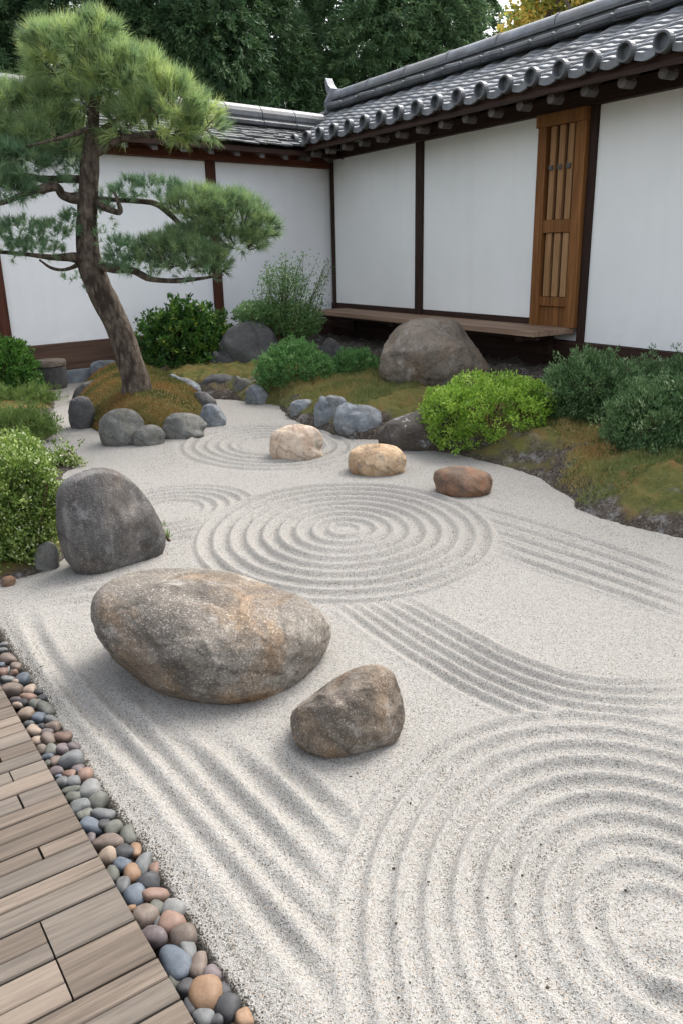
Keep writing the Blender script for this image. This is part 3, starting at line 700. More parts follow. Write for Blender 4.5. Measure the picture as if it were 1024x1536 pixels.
# ================================================================== STONES
def ico(sub):
    bm = bmesh.new(); bmesh.ops.create_icosphere(bm, subdivisions=sub, radius=1); bm.verts.ensure_lookup_table()
    V = np.array([v.co[:] for v in bm.verts]); F = np.array([[v.index for v in f.verts] for f in bm.faces]); bm.free(); return V, F
ICO = {k: ico(k) for k in (2, 3, 4, 5, 6)}
def fbm(V, sc, seed, oct_=4):
    off = Vector((seed * 7.3, seed * 3.1, seed * 5.7)); return np.array([mnoise.fractal(Vector(v) * sc + off, .9, 2.1, oct_) for v in V])
def stone(name, outline, mat, label, cat='stone', group=None, depth=.8, k=2.4, facets=7, seed=1, zb=0.0, lump=.10, sub=5, cut=.78, yaw=0, fine=.02, zc=.35, soft=.8, flat=None, wb=False):
    """rounded rock resting on z=zb whose silhouette follows the outline (photo pixels); depth = depth / width"""
    O = spline(list(outline) + [outline[0]], 6)[:-1] if len(outline) > 4 else None
    if O is None:
        x0, y0, x1, y1 = outline; t = np.linspace(0, 2 * pi, 48, endpoint=False); e = .86
        O = np.stack([(x0 + x1) / 2 + (x1 - x0) / 2 * np.sign(np.cos(t)) * np.abs(np.cos(t)) ** e, (y0 + y1) / 2 + (y1 - y0) / 2 * np.sign(np.sin(t)) * np.abs(np.sin(t)) ** e], 1)
    x0, y0 = O.min(0); x1, y1 = O.max(0)
    V, F = ICO[sub]; V = V.copy(); r = np.random.default_rng(seed)
    V /= ((np.abs(V) ** k).sum(1) ** (1 / k))[:, None]
    for _ in range(facets):
        n = r.normal(size=3); n[2] = abs(n[2]) * .8; n /= np.linalg.norm(n); d = cut + .2 * r.random()
        ov = np.maximum(V @ n - d, 0); V -= n * ov[:, None] * soft
    V *= (1 + lump * fbm(V, 1.1, seed, 2) + fine * fbm(V, 3.5, seed + 9, 4))[:, None]
    if flat: V[:, 1] *= flat
    c, s_ = cos(yaw), sin(yaw); V = np.stack([V[:, 0] * c - V[:, 1] * s_, V[:, 0] * s_ + V[:, 1] * c, V[:, 2]], 1)
    if flat: e_ = V.max(0) - V.min(0); depth = e_[1] / e_[0]
    V -= (V.max(0) + V.min(0)) / 2; V /= (V.max(0) - V.min(0)) / 2
    g = G((x0 + x1) / 2, y1, zb); vd = g[:2] - CAM[:2]; vd /= np.linalg.norm(vd)
    fw = np.array([vd[0], vd[1], 0]); lat = np.array([vd[1], -vd[0], 0])
    W = (x1 - x0) * pxm(g) / 2; c0 = g + fw * W * depth * .85; W = (x1 - x0) * pxm(c0) / 2
    H = max(.03, W * .9); D = W * depth
    for _ in range(10):                       # fit the seen box: side, near foot, top
        P = c0 + lat * V[:, :1] * W + fw * V[:, 1:2] * D + Z * (V[:, 2:] + 1 - 2 * zc) * H * .5 / (1 - zc)
        px, py = proj(P[P[:, 2] >= zb - .001])
        c0 = c0 + lat * ((x0 + x1) / 2 - (px.max() + px.min()) / 2) * pxm(c0)
        W *= (x1 - x0) / (px.max() - px.min()); D = W * depth
        c0 = c0 + fw * (py.max() - y1) * pxm(c0) / max(.15, sin(math.atan2(CAMH - zb, np.linalg.norm(c0[:2])))) * .8
        H *= np.clip(1 + .8 * ((y1 - y0) - (py.max() - py.min())) / max(12, (py.max() - py.min())), .6, 1.5); H = max(H, .02)
    ct = np.array([(x0 + x1) / 2, (y0 + y1) / 2]); nb = 72
    ang = lambda x, y: np.arctan2(y - ct[1], x - ct[0])
    ti = ang(O[:, 0], O[:, 1]); tr = np.hypot(O[:, 0] - ct[0], O[:, 1] - ct[1]); o_ = np.argsort(ti); grid = np.linspace(-pi, pi, nb, endpoint=False)
    tgt = np.interp(grid, ti[o_], tr[o_], period=2 * pi)
    el = max(.2, math.atan2(CAMH - zb, np.linalg.norm(c0[:2])))
    for it in range(8):
        px, py = proj(P); a = ang(px, py); rr = np.hypot(px - ct[0], py - ct[1]); vis = P[:, 2] >= zb - .002
        cur = np.zeros(nb)
        bi = np.floor((a + pi) / (2 * pi) * nb).astype(int) % nb
        np.maximum.at(cur, bi[vis], rr[vis])
        ok = cur > 1
        if ok.sum() < 10: break
        cur = np.interp(grid, (grid + pi / nb)[ok], cur[ok], period=2 * pi)
        ra = tgt / np.maximum(cur, 1); ra = np.clip(ra, .7, 1.4)
        for _s in range(2): ra = (np.roll(ra, 1) + 2 * ra + np.roll(ra, -1)) / 4
        ra = ra if wb else 1 + (ra - 1) * (1 - sm(-.25, .45, np.sin(grid)))
        f = 1 + .7 * (np.interp(a, grid, ra, period=2 * pi) - 1)
        dx = (px - ct[0]) * (f - 1); dy = (py - ct[1]) * (f - 1)
        m = pxm(c0); hfrac = np.clip((P[:, 2] - zb) / (P[:, 2].max() - zb + 1e-6), 0, 1); up = sm(.1, .5, hfrac)
        P = P + lat * (dx * m)[:, None] + Z * (-dy * m * up / cos(el))[:, None] - fw * (dy * m * (1 - up) / sin(el) * .6)[:, None]
    org = np.array([c0[0], c0[1], zb]); P = P - org
    o = link(name, np_mesh(name, P, F), mat, smooth=True); o.location = org
    return tag(o, label, cat, group)

MS_BIG = mat_stone('weathered_granite', S(82, 76, 69), S(108, 101, 92), S(134, 126, 115), .5, .9, S(156, 120, 76), S(177, 173, 163), .55, .016)
MS_SMALL = mat_stone('brown_granite', S(80, 71, 63), S(108, 98, 86), S(135, 124, 112), .4, 1.2, S(129, 99, 66), S(180, 175, 167), .5, .010)
MS_SLAB = mat_stone('dark_speckled_granite', S(65, 63, 62), S(80, 78, 76), S(99, 96, 92), .3, 1.1, S(93, 80, 70), S(169, 169, 169), .35, .006, .75, True)
MS_CREAM = mat_stone('cream_sandstone', S(177, 156, 135), S(198, 179, 158), S(211, 198, 180), .10, 1.6, S(184, 146, 120), None, .5, .006)
MS_TAN = mat_stone('tan_sandstone', S(156, 127, 97), S(184, 158, 125), S(198, 177, 148), .12, 2.0, S(148, 106, 70), S(104, 101, 99), .8, .006)
MS_RUST = mat_stone('rust_brown_stone', S(84, 72, 62), S(112, 88, 70), S(136, 102, 76), .18, 2.2, S(141, 93, 61), None, .5, .006)
MS_BLUE = mat_stone('blue_grey_stone', S(87, 93, 99), S(116, 122, 127), S(146, 150, 154), .18, 1.8, S(120, 118, 106), S(177, 179, 179), .35, .008)
MS_GREY = mat_stone('mid_grey_stone', S(80, 80, 76), S(103, 103, 98), S(127, 127, 122), .25, 1.7, S(99, 95, 80), S(156, 158, 152), .3, .008)
MS_DARK = mat_stone('dark_grey_stone', S(63, 62, 63), S(80, 79, 79), S(99, 97, 95), .2, 1.2, None, S(125, 124, 120), .25, .008)
MS_BROWN = mat_stone('brown_grey_boulder', S(86, 76, 66), S(112, 101, 88), S(135, 124, 111), .36, 1.0, S(118, 95, 72), S(162, 160, 154), .4, .012)
MS_LEDGE = mat_stone('lichen_ledge', S(55, 49, 46), S(78, 72, 66), S(99, 93, 87), .3, 2.0, S(74, 61, 44), S(186, 188, 190), .75, .02)

stone('boulder', [(134, 918), (143, 890), (172, 864), (225, 851), (300, 852), (350, 858), (400, 874), (455, 892), (487, 918), (498, 945), (486, 985), (445, 1027), (395, 1050), (320, 1056), (240, 1040), (185, 1005), (147, 962)], MS_BIG,
      'largest stone in the raked gravel, broad speckled granite with orange patches on top', 'boulder', depth=.80, k=2.2, facets=4, seed=4, sub=6, lump=.07, yaw=-.35, zc=.26, fine=.028, soft=.3, wb=True)
stone('boulder', [(435, 1085), (440, 1063), (470, 1040), (500, 1018), (535, 1000), (565, 996), (588, 1008), (600, 1035), (607, 1075), (598, 1105), (585, 1118), (540, 1130), (500, 1138), (465, 1132), (442, 1112)], MS_SMALL,
      'small brown angular boulder standing alone in front of the biggest granite stone', 'boulder', depth=.75, k=2.6, facets=8, seed=12, sub=6, zc=.2, cut=.74, lump=.09, fine=.035, wb=True)
stone('standing_stone', [(84, 745), (95, 722), (125, 706), (153, 701), (183, 710), (212, 735), (235, 768), (249, 800), (246, 814), (205, 836), (150, 856), (105, 862), (95, 850), (86, 800)], MS_SLAB,
      'dark upright slab stone with pale lichen on its crown beside the pale green bush', 'stone', flat=.5, k=3.0, facets=4, seed=21, sub=5, zc=.14, lump=.05, yaw=.45)
stone('stone', [(404, 668), (410, 648), (440, 637), (470, 640), (484, 655), (481, 674), (455, 684), (420, 690), (406, 684)], MS_CREAM, 'pale cream pinkish stone ringed by raked circles, farthest of the three warm stones', 'stone', depth=.75, k=2.1, seed=31, zc=.34, sub=5, lump=.05, facets=2, soft=.5)
stone('stone', [(521, 695), (526, 675), (550, 666), (590, 668), (608, 685), (604, 705), (575, 714), (530, 711)], MS_TAN, 'tan stone with grey patches on top, between the cream and the rust brown stones', 'stone', depth=.8, k=2.1, seed=32, zc=.34, sub=5, lump=.05, facets=2, soft=.5)
stone('stone', [(648, 720), (655, 704), (690, 699), (730, 708), (738, 726), (728, 740), (695, 746), (660, 738)], MS_RUST, 'smooth rust brown stone lying in gravel in front of the lime green shrub', 'stone', depth=.8, k=2.1, seed=33, zc=.34, sub=5, lump=.05, facets=2, soft=.5)
GB = 'grey stones edging the planting bed'
stone('stone', [(434, 612), (440, 602), (462, 599), (477, 607), (475, 622), (450, 628), (437, 622)], MS_BLUE, 'small low blue grey stone at the left end of the mossy bed edging', 'stone', GB, seed=41, sub=4, zc=.3)
stone('stone', [(471, 620), (476, 603), (496, 593), (518, 600), (521, 625), (512, 643), (490, 642), (474, 634)], MS_BLUE, 'upright grey edging stone leaning against the wide blue grey one', 'stone', GB, seed=42, sub=4, zc=.25, depth=.7)
stone('stone', [(500, 635), (506, 613), (530, 607), (560, 611), (577, 628), (570, 648), (545, 656), (510, 650)], MS_BLUE, 'wide two-toned blue grey edging stone in front of the dry moss', 'stone', GB, seed=43, sub=4, zc=.25, depth=.8)
stone('stone', [(563, 652), (580, 632), (620, 618), (660, 606), (682, 620), (690, 655), (670, 676), (620, 673), (575, 667)], MS_LEDGE, 'dark sloping rock speckled with white lichen at the left of the lime shrub', 'stone', GB, seed=44, sub=5, zc=.3, depth=.8, fine=.04)
stone('boulder', [(566, 560), (572, 525), (590, 495), (615, 480), (650, 477), (685, 482), (702, 505), (722, 530), (734, 556), (728, 580), (690, 592), (630, 590), (580, 582)], MS_BROWN,
      'big rounded brown grey boulder in front of the wooden bench', 'boulder', depth=.75, k=2.6, facets=8, seed=45, sub=6, zb=.12, zc=.15, lump=.08, fine=.03)
GI = 'stones ringing the pine island'
stone('stone', [(103, 618), (106, 602), (120, 594), (136, 600), (142, 622), (136, 640), (122, 643), (108, 634)], MS_DARK, 'dark stone hugging the left flank of the mossy pine island', 'stone', GI, seed=51, sub=4, zc=.25, depth=1.0)
stone('stone', [(108, 598), (116, 580), (136, 571), (160, 568), (168, 580), (150, 592), (124, 604)], MS_DARK, 'low dark stone at the back left of the pine island, half under moss', 'stone', GI, seed=58, sub=4, zc=.3, depth=.8)
stone('stone', [(148, 650), (152, 628), (172, 614), (200, 615), (216, 632), (218, 655), (205, 667), (165, 667)], MS_GREY, 'large rounded greenish grey stone at the front left of the pine island', 'stone', GI, seed=52, sub=4, zc=.22, facets=4)
stone('stone', [(196, 660), (205, 645), (225, 637), (242, 642), (248, 658), (225, 667), (203, 669)], MS_GREY, 'low stone wedged between the two big front stones of the pine island', 'stone', GI, seed=53, sub=4, zc=.35)
stone('stone', [(242, 645), (252, 625), (275, 619), (300, 625), (311, 640), (290, 652), (255, 659)], MS_GREY, 'broad greenish grey stone at the front right of the pine island', 'stone', GI, seed=54, sub=4, zc=.28)
stone('stone', [(300, 625), (306, 609), (322, 606), (336, 620), (340, 634), (322, 640), (306, 638)], MS_BLUE, 'blue grey stone with pale streaks at the right tip of the pine island', 'stone', GI, seed=55, sub=4, zc=.3)
stone('stone', [(288, 600), (296, 588), (312, 590), (326, 606), (320, 618), (300, 618)], MS_DARK, 'dark small stone behind the streaked blue grey one on the pine island', 'stone', GI, seed=56, sub=4, zc=.3)
stone('stone', [(246, 585), (252, 570), (272, 566), (295, 574), (303, 588), (285, 598), (255, 600)], MS_BLUE, 'smooth slate stone behind the moss at the back right of the pine island', 'stone', GI, seed=57, sub=4, zc=.35)
stone('boulder', [(328, 540), (330, 515), (345, 492), (375, 481), (400, 488), (416, 508), (418, 540), (400, 562), (365, 566), (335, 560)], MS_DARK, 'tall dark grey boulder between the dark green bush and the wispy shrub', 'boulder', depth=.8, seed=61, sub=5, zb=.05, zc=.12, lump=.08)
stone('stone', [(314, 548), (320, 532), (335, 528), (352, 540), (356, 560), (340, 568), (318, 564)], MS_DARK, 'dark stone leaning on the lower left of the tall dark boulder', 'stone', seed=62, sub=4, zb=.05, zc=.2)
GBB = 'low stones below the tall dark boulder'
stone('stone', [(302, 582), (308, 567), (330, 561), (352, 566), (354, 580), (345, 592), (315, 593)], MS_DARK, 'wide low dark stone, leftmost of the three below the tall boulder', 'stone', GBB, seed=63, sub=4, zc=.3)
stone('stone', [(346, 586), (352, 571), (366, 567), (380, 574), (380, 590), (365, 597), (350, 595)], MS_GREY, 'small grey brown stone in the middle of the three below the tall boulder', 'stone', GBB, seed=64, sub=4, zc=.3)
stone('stone', [(368, 600), (372, 582), (386, 577), (402, 590), (406, 601), (390, 606), (372, 606)], MS_BLUE, 'small pointed blue grey stone beside the left rounded shrub', 'stone', GBB, seed=65, sub=4, zc=.25)
stone('stone', [(480, 535), (484, 515), (497, 507), (512, 520), (516, 540), (500, 548), (484, 546)], MS_DARK, 'shadowed dark stone under the left end of the bench', 'stone', seed=66, sub=4, zb=.15, zc=.2)
stone('stone', [(134, 560), (138, 545), (158, 540), (180, 543), (188, 556), (183, 570), (160, 573), (138, 571)], MS_BLUE, 'smooth blue grey egg stone at the wall foot left of the pine trunk', 'stone', seed=67, sub=4, zc=.2, facets=2, lump=.03, depth=.45)
stone('stone', [(52, 570), (54, 560), (64, 557), (72, 565), (70, 578), (56, 579)], MS_BLUE, 'small bluish stone half hidden behind the stone basin', 'stone', seed=68, sub=3, zc=.25)
stone('stone', [(50, 850), (56, 822), (74, 812), (88, 826), (88, 850), (70, 857)], MS_GREY, 'rough grey stone between the pale green bush and the upright slab', 'stone', seed=69, sub=4, zc=.3, fine=.05)
stone('stone', [(2, 874), (6, 866), (20, 865), (24, 873), (16, 880), (5, 880)], MS_RUST, 'small brown stone at the gravel edge under the pale green bush', 'stone', seed=70, sub=3, zc=.35)

# stone basin (short round block with a lid) by the wall
gb = G(80, 583); gb = gb + np.array([gb[0], gb[1], 0]) / np.linalg.norm(gb[:2]) * .08; r_ = 46 * pxm(gb) / 2; hb = 40 * pxm(gb) / cos(PITCH)
basin = empty('stone_basin', tuple(gb), 'squat dark round stone block with a flat lid standing by the garden wall', 'stone basin')
def lathe(prof, o, n=28, wob=.0, seed=1):
    r = np.random.default_rng(seed).normal(0, wob, (len(prof), n)); V = []; F = []
    for i, (rr, z) in enumerate(prof):
        for j in range(n): V.append(o + np.array([cos(2 * pi * j / n), sin(2 * pi * j / n), 0]) * rr * (1 + r[i, j]) + Z * z)
    for i in range(len(prof) - 1):
        for j in range(n): F.append((i * n + j, i * n + (j + 1) % n, (i + 1) * n + (j + 1) % n, (i + 1) * n + j))
    F.append(tuple(range((len(prof) - 1) * n, len(prof) * n))); return V, F
mb = MB(); mb.add(*lathe([(r_ * .86, -.03), (r_ * .93, .03), (r_ * .97, hb * .4), (r_ * .99, hb * .74), (r_ * .94, hb * .77)], gb, wob=.012)); mb.build('block', MS_DARK, basin)
mb = MB(); mb.add(*lathe([(r_ * .97, hb * .775), (r_ * 1.03, hb * .80), (r_ * 1.02, hb * .92), (r_ * .95, hb * .99), (r_ * .4, hb * 1.0)], gb, wob=.012, seed=4)); mb.build('lid', MS_BROWN, basin)

# ================================================================== PEBBLES
PEB = {'grey': ((112, 114, 114), (146, 148, 147)), 'bluish': ((84, 96, 110), (122, 134, 146)), 'brown': ((118, 100, 86), (156, 136, 120)), 'rust': ((134, 100, 82), (164, 128, 106)),
       'tan': ((164, 138, 112), (194, 170, 146)), 'orange': ((168, 122, 78), (196, 152, 106)), 'dark': ((66, 66, 68), (94, 94, 96)), 'mauve': ((112, 98, 98), (142, 126, 126)), 'pale': ((138, 138, 134), (166, 165, 160)), 'olive': ((104, 106, 94), (138, 139, 126))}
def mat_pebble(nm, a, b):
    k = N(nm + '_pebble'); c = k.co(); oi = k.n('ShaderNodeObjectInfo')
    ad = k.n('ShaderNodeVectorMath', operation='ADD'); k.l(c, ad.inputs[0])
    cx = k.n('ShaderNodeCombineXYZ'); k.l(k.math('MULTIPLY', oi.outputs['Random'], 50.0), cx.inputs[0]); k.l(cx.outputs[0], ad.inputs[1])
    col = k.ramp(k.noise(ad.outputs[0], 22, 5, .6, .8), [(.3, S(*a)), (.7, S(*b))])
    col = k.mix(k.ramp(k.noise(ad.outputs[0], 120, 4, .7), [(.5, grey(0)), (.75, grey(.3))]), col, S(64, 60, 56))
    hv = k.n('ShaderNodeHueSaturation'); k.l(col, hv.inputs['Color']); hv.inputs['Saturation'].default_value = .82; k.l(k.math('ADD', k.math('MULTIPLY', oi.outputs['Random'], .20), .36), hv.inputs['Value'])
    return k.done(hv.outputs[0], .6, k.bump(k.noise(ad.outputs[0], 70, 5, .7), .3, .004), .3)
MP = {k: mat_pebble(k, *v) for k, v in PEB.items()}
PB = [(5.9,967,6,4,0,'pale'),(4,976,8,4,0,'grey'),(10.7,989,13,9,45,'brown'),(25,1000,8,6,60,'brown'),(2,998,5,5,0,'bluish'),(3,1009,8,8,0,'rust'),(12,1005,7,3,80,'pale'),(21,1010,6,5,0,'rust'),(12,1020,11,7,0,'grey'),(35,1019,11,8,110,'bluish'),(25,1022,9,5,80,'tan'),(18.5,1036,16,11,10,'brown'),(45,1036,9,8,0,'tan'),(43,1047,12,8,0,'rust'),(58.6,1038,6,4,0,'dark'),(64.5,1048,7,6,0,'dark'),(24.4,1051,9,6,0,'mauve'),(34,1055,8,6,45,'dark'),(27.3,1058,8,6,0,'tan'),(53,1057,8,8,0,'olive'),(68.4,1064,15,8,30,'olive'),(44.5,1065,6,5,0,'bluish'),(39,1072,13,9,10,'tan'),(59,1077,10,8,10,'bluish'),(77,1080,11,6,20,'grey'),(80.5,1090,13,8,35,'brown'),(43.4,1086.5,8,5,0,'grey'),(60.5,1091,9,6,20,'dark'),(52.7,1097,12,7,15,'tan'),(72,1099,9,6,0,'mauve'),(94.7,1105.6,13,8,5,'rust'),(72.3,1110,11,10,0,'brown'),(55.7,1113,8,8,45,'tan'),(111,1121,9,7,0,'mauve'),(94.7,1123.6,11,8,60,'mauve'),(63.5,1124.6,8,7,45,'brown'),(78,1126.5,9,9,0,'olive'),(72,1136,9,5,0,'bluish'),(108.4,1140,17,14,10,'grey'),(84.4,1142,9,8,-20,'brown'),(71.3,1146,7,5,80,'olive'),(117,1155,9,8,0,'mauve'),(85.5,1158,11,7,0,'mauve'),(103.5,1161.7,12,6,20,'rust'),(128,1162.7,12,9,70,'rust'),(94,1175,10,9,0,'grey'),(111,1173,10,9,0,'grey'),(88,1165,5,3,0,'bluish'),(135.7,1185.5,14,14,0,'pale'),(108.4,1185.5,15,6,-5,'olive'),(110,1197,12,8,10,'olive'),(147.5,1202,14,11,-50,'olive'),(120,1211,15,11,-20,'grey'),(128,1222.7,12,8,-30,'olive'),(155,1221.7,17,9,5,'grey'),(139.6,1240.6,18,10,10,'bluish'),(156,1238,10,9,0,'dark'),(171,1243,13,10,-35,'olive'),(193,1252,17,9,60,'olive'),(137,1257,9,5,70,'mauve'),(162.5,1265,22,12,0,'brown'),(187,1279.5,14,12,45,'dark'),(204,1275.5,13,7,70,'orange'),(162,1286,14,13,90,'tan'),(184,1297,13,9,15,'bluish'),(216,1297,18,9,95,'grey'),(199,1309.7,15,10,70,'orange'),(232,1303,11,6,75,'rust'),(168.4,1311.6,14,8,75,'olive'),(185,1329,16,9,75,'grey'),(223,1324,16,12,-10,'dark'),(203.5,1345,17,13,65,'bluish'),(234,1343,19,10,-15,'rust'),(197,1363.5,7,6,0,'orange'),(218,1375,19,16,45,'brown'),(236,1363.5,11,11,0,'olive'),(260,1365,17,13,30,'pale'),(259,1386,19,16,10,'rust'),(239,1384,10,6,90,'grey'),(230,1406,24,13,25,'mauve'),(276,1406,18,16,-20,'brown'),(282,1428,22,10,65,'grey'),(262,1443.5,32,16,42,'bluish'),(298,1448,22,11,85,'brown'),(317,1462,13,11,60,'mauve'),(281,1482.6,14,12,60,'dark'),(309,1495,26,20,80,'orange'),(335.5,1484.6,12,8,65,'dark'),(342,1512,18,15,90,'dark'),(286,1510,15,9,60,'dark'),(305,1527.5,16,12,30,'grey'),(367,1528,14,11,50,'orange'),(262,1472,12,8,60,'olive'),(325,1531,10,8,0,'dark')]
def stripe(q): return (q[:2] - ST0[:2]) @ SPER[:2], (q[:2] - ST0[:2]) @ SDIR[:2]
plist = []
for (x, y, a, b, an, colr) in PB:
    m = pxm(G(x, y, 0)); c = G(x, y, .012)
    plist.append(dict(c=c, a=a * m * 1.10, b=b * m * 1.25, an=-radians(an), col=colr, s=stripe(c)))
# lower layer that fills the gaps, partly seen between the upper pebbles
rs = random.Random(17); hidden = []
for k in range(150):
    t = rs.uniform(-.15, 2.6); wmax = .24
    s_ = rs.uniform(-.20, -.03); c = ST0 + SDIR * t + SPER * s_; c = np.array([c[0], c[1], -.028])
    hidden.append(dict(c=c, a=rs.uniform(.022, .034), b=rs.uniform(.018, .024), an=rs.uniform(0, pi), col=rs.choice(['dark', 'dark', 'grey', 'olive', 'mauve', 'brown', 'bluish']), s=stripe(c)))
def pebble_obj(d, seed, sub=3):
    V, F = ICO[sub]; V = V.copy(); r = np.random.default_rng(seed)
    V /= ((np.abs(V) ** 2.5).sum(1) ** (1 / 2.5))[:, None]
    bend = r.normal(0, .16); tap = r.normal(0, .18)
    V[:, 1] += bend * (V[:, 0] ** 2 - .4); V[:, 1] *= 1 + tap * V[:, 0]; V[:, 2] *= 1 - .5 * tap * V[:, 0]
    V *= (1 + .13 * fbm(V, .9, seed % 97, 2))[:, None]
    V *= [d['a'], d['b'], d['b'] * r.uniform(.68, .82)]
    o = link('pebble', np_mesh('pebble', V, F), MP[d['col']], smooth=True)
    o.location = d['c']; yaw = d['an']
    yw = math.atan2(sin(yaw) / .72, cos(yaw))                # foreshortened screen angle -> ground angle
    o.rotation_euler = (r.normal(0, .2), r.normal(0, .2), yw); return o
low = MB()
allp = plist
seen = {}
def side(d): return 'by deck' if d['s'][0] < -.135 else ('by gravel' if d['s'][0] > -.062 else 'mid-strip')
def stretch(d): y = d['s'][1]; return ['at far end', 'in far third', 'halfway along', 'in near third', 'at near end'][int(np.clip((y - .05) / 2.05 * 5, 0, 4.99))]
def size(d): return 'large' if d['a'] > .041 else ('small' if d['a'] < .027 else 'mid-size')
def shape(d): q = d['a'] / d['b']; return 'round' if q < 1.25 else ('long' if q > 1.75 else 'oval')
def near(d, n=1):
    o = sorted((e for e in allp if e is not d), key=lambda e: np.hypot(*(e['c'][:2] - d['c'][:2])))[n - 1]
    v = o['c'] - d['c']; w_ = ('right' if v[0] > 0 else 'left') if abs(v[0]) > abs(v[1]) else ('behind' if v[1] > 0 else 'front')
    rel = {'right': 'left of', 'left': 'right of', 'behind': 'in front of', 'front': 'behind'}[w_]
    return rel, o
PBL = []
for i, d in enumerate(allp): PBL.append(f"{size(d)} {shape(d)} {d['col']} pebble {side(d)} {stretch(d)}")
for rnd in (1, 2, 3):
    dup = {l for l in PBL if PBL.count(l) > 1}
    for i, d in enumerate(allp):
        if PBL[i] in dup:
            base = f"{size(d)} {shape(d)} {d['col']} pebble {side(d)} {stretch(d)}"; rel, o = near(d, rnd); PBL[i] = f"{base}, {rel} a {shape(o)} {o['col']} one"
for i, d in enumerate(allp): tag(pebble_obj(d, 100 + i), PBL[i], 'pebble', 'pebbles along the deck edge')
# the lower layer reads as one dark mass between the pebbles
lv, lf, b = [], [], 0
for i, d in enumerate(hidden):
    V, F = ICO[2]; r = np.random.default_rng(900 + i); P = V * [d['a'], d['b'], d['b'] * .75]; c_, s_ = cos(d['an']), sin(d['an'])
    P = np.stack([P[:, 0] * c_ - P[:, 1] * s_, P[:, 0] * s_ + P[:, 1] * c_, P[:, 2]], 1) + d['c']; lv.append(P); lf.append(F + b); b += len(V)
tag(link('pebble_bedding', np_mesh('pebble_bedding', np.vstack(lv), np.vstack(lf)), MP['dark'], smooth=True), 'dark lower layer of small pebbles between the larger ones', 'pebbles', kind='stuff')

# ================================================================== PLANTS
def unit(v): return v / (np.linalg.norm(v, axis=-1, keepdims=True) + 1e-9)
def leaves_mesh(name, P, D, Lg, Wd, var, rng, droop=0.0):
    """folded leaf: 4 points"""
    n = len(P); D = unit(D); r = unit(rng.normal(size=(n, 3))); Sd = unit(np.cross(D, r)); Nn = np.cross(Sd, D)
    Lg = np.broadcast_to(Lg, n)[:, None]; Wd = np.broadcast_to(Wd, n)[:, None]
    V = np.stack([P, P + D * Lg * .5 + Sd * Wd * .5 + Nn * Wd * .12, P + D * Lg - Z * droop * Lg, P + D * Lg * .5 - Sd * Wd * .5 + Nn * Wd * .12], 1)
    return np_mesh(name, V.reshape(-1, 3), np.arange(4 * n).reshape(n, 4), var)
def needles_mesh(name, P, D, Lg, Wd, var, rng):
    n = len(P); D = unit(D); Sd = unit(np.cross(D, unit(rng.normal(size=(n, 3))))); Lg = np.broadcast_to(Lg, n)[:, None]; Wd = np.broadcast_to(Wd, n)[:, None]
    V = np.stack([P + Sd * Wd * .5, P + D * Lg, P - Sd * Wd * .5], 1); return np_mesh(name, V.reshape(-1, 3), np.arange(3 * n).reshape(n, 3), var)
def blob_from_px(cx, cy, rx, ry, Y, dr=None):
    c = atY(cx, cy, Y); m = pxm(c); return (c, np.array([rx * m, (dr if dr is not None else rx * m * .85), ry * m]))
def sample_shell(blobs, n, rng, lo=.72, hi=1.02, low_cut=-.75):
    """tuft points spread over the union of ellipsoids; also outward normals"""
    vol = np.array([(b[1][0] * b[1][2] + b[1][1] * b[1][2]) for b in blobs]); pick = rng.choice(len(blobs), n, p=vol / vol.sum())
    C = np.array([b[0] for b in blobs])[pick]; R = np.array([b[1] for b in blobs])[pick]
    d = unit(rng.normal(size=(n, 3))); d[:, 2] = np.where(d[:, 2] < low_cut, -d[:, 2], d[:, 2])
    rr = lo + (hi - lo) * rng.random(n) ** .6
    P = C + d * R * rr[:, None]; nn = unit(d / R)
    inn = np.zeros(n, bool)
    for b in blobs: inn |= (((P - b[0]) / b[1]) ** 2).sum(1) < lo * lo * .8
    return P[~inn], nn[~inn]
def bush(name, label, cat, base, blobs, mat, ntuft=700, per=14, leaf=(.03, .014), spread=.8, up=.35, group=None, seed=1, zmin=0.0, tuft_r=.03, twigs=26, white=0, shag=.03, jitter=.0, vary=.16, shell=(.70, 1.03)):
    rng = np.random.default_rng(seed)
    root = empty(name, tuple(base), label, cat, group)
    P, Nn = sample_shell(blobs, int(ntuft * 1.25), rng, *shell)
    P2, N2 = sample_shell(blobs, int(ntuft * .3), rng, .35, .7); P = np.vstack([P, P2]); Nn = np.vstack([Nn, N2])
    P = P + Nn * (np.maximum(rng.normal(0, shag, len(P)), -.02) * (.6 + shell[1]))[:, None]
    k = P[:, 2] > zmin + .02; P, Nn = P[k], Nn[k]
    if jitter: P = P + rng.normal(0, jitter, P.shape)
    nt = len(P); T = np.repeat(P, per, 0); TN = np.repeat(Nn, per, 0); n = len(T)
    D = unit(TN * .6 + np.array([0, 0, up]) + rng.normal(0, spread, (n, 3)) * .8)
    tv = np.repeat(rng.normal(.5, vary, nt), per) + rng.normal(0, .10, n)
    B = T + unit(rng.normal(size=(n, 3))) * (tuft_r * rng.random(n) ** .5)[:, None]
    P0 = P; sc = np.repeat(rng.uniform(.75, 1.25, nt), per) * rng.uniform(.75, 1.15, n)
    if white: tv = np.where(rng.random(n) < white, rng.uniform(.9, 1.0, n), np.minimum(tv, .86))
    ok = B[:, 2] > zmin + .005
    me = leaves_mesh('leaves', B[ok], D[ok], leaf[0] * sc[ok], leaf[1] * sc[ok], np.clip(tv, 0, 1)[ok], rng)
    link('leaves', me, mat, root)
    mb = MB(); b0 = np.array(base, float)
    for _ in range(twigs):
        t = P[rng.integers(nt)]; mid = (b0 + t) / 2 + rng.normal(0, .04, 3); st = b0 + rng.normal(0, .05, 3) * [1, 1, 0]; st[2] = b0[2] - .02
        mb.tube([st, mid, t], [.010, .007, .003], 5)
    mb.build('stems', M_TWIG, root); return root

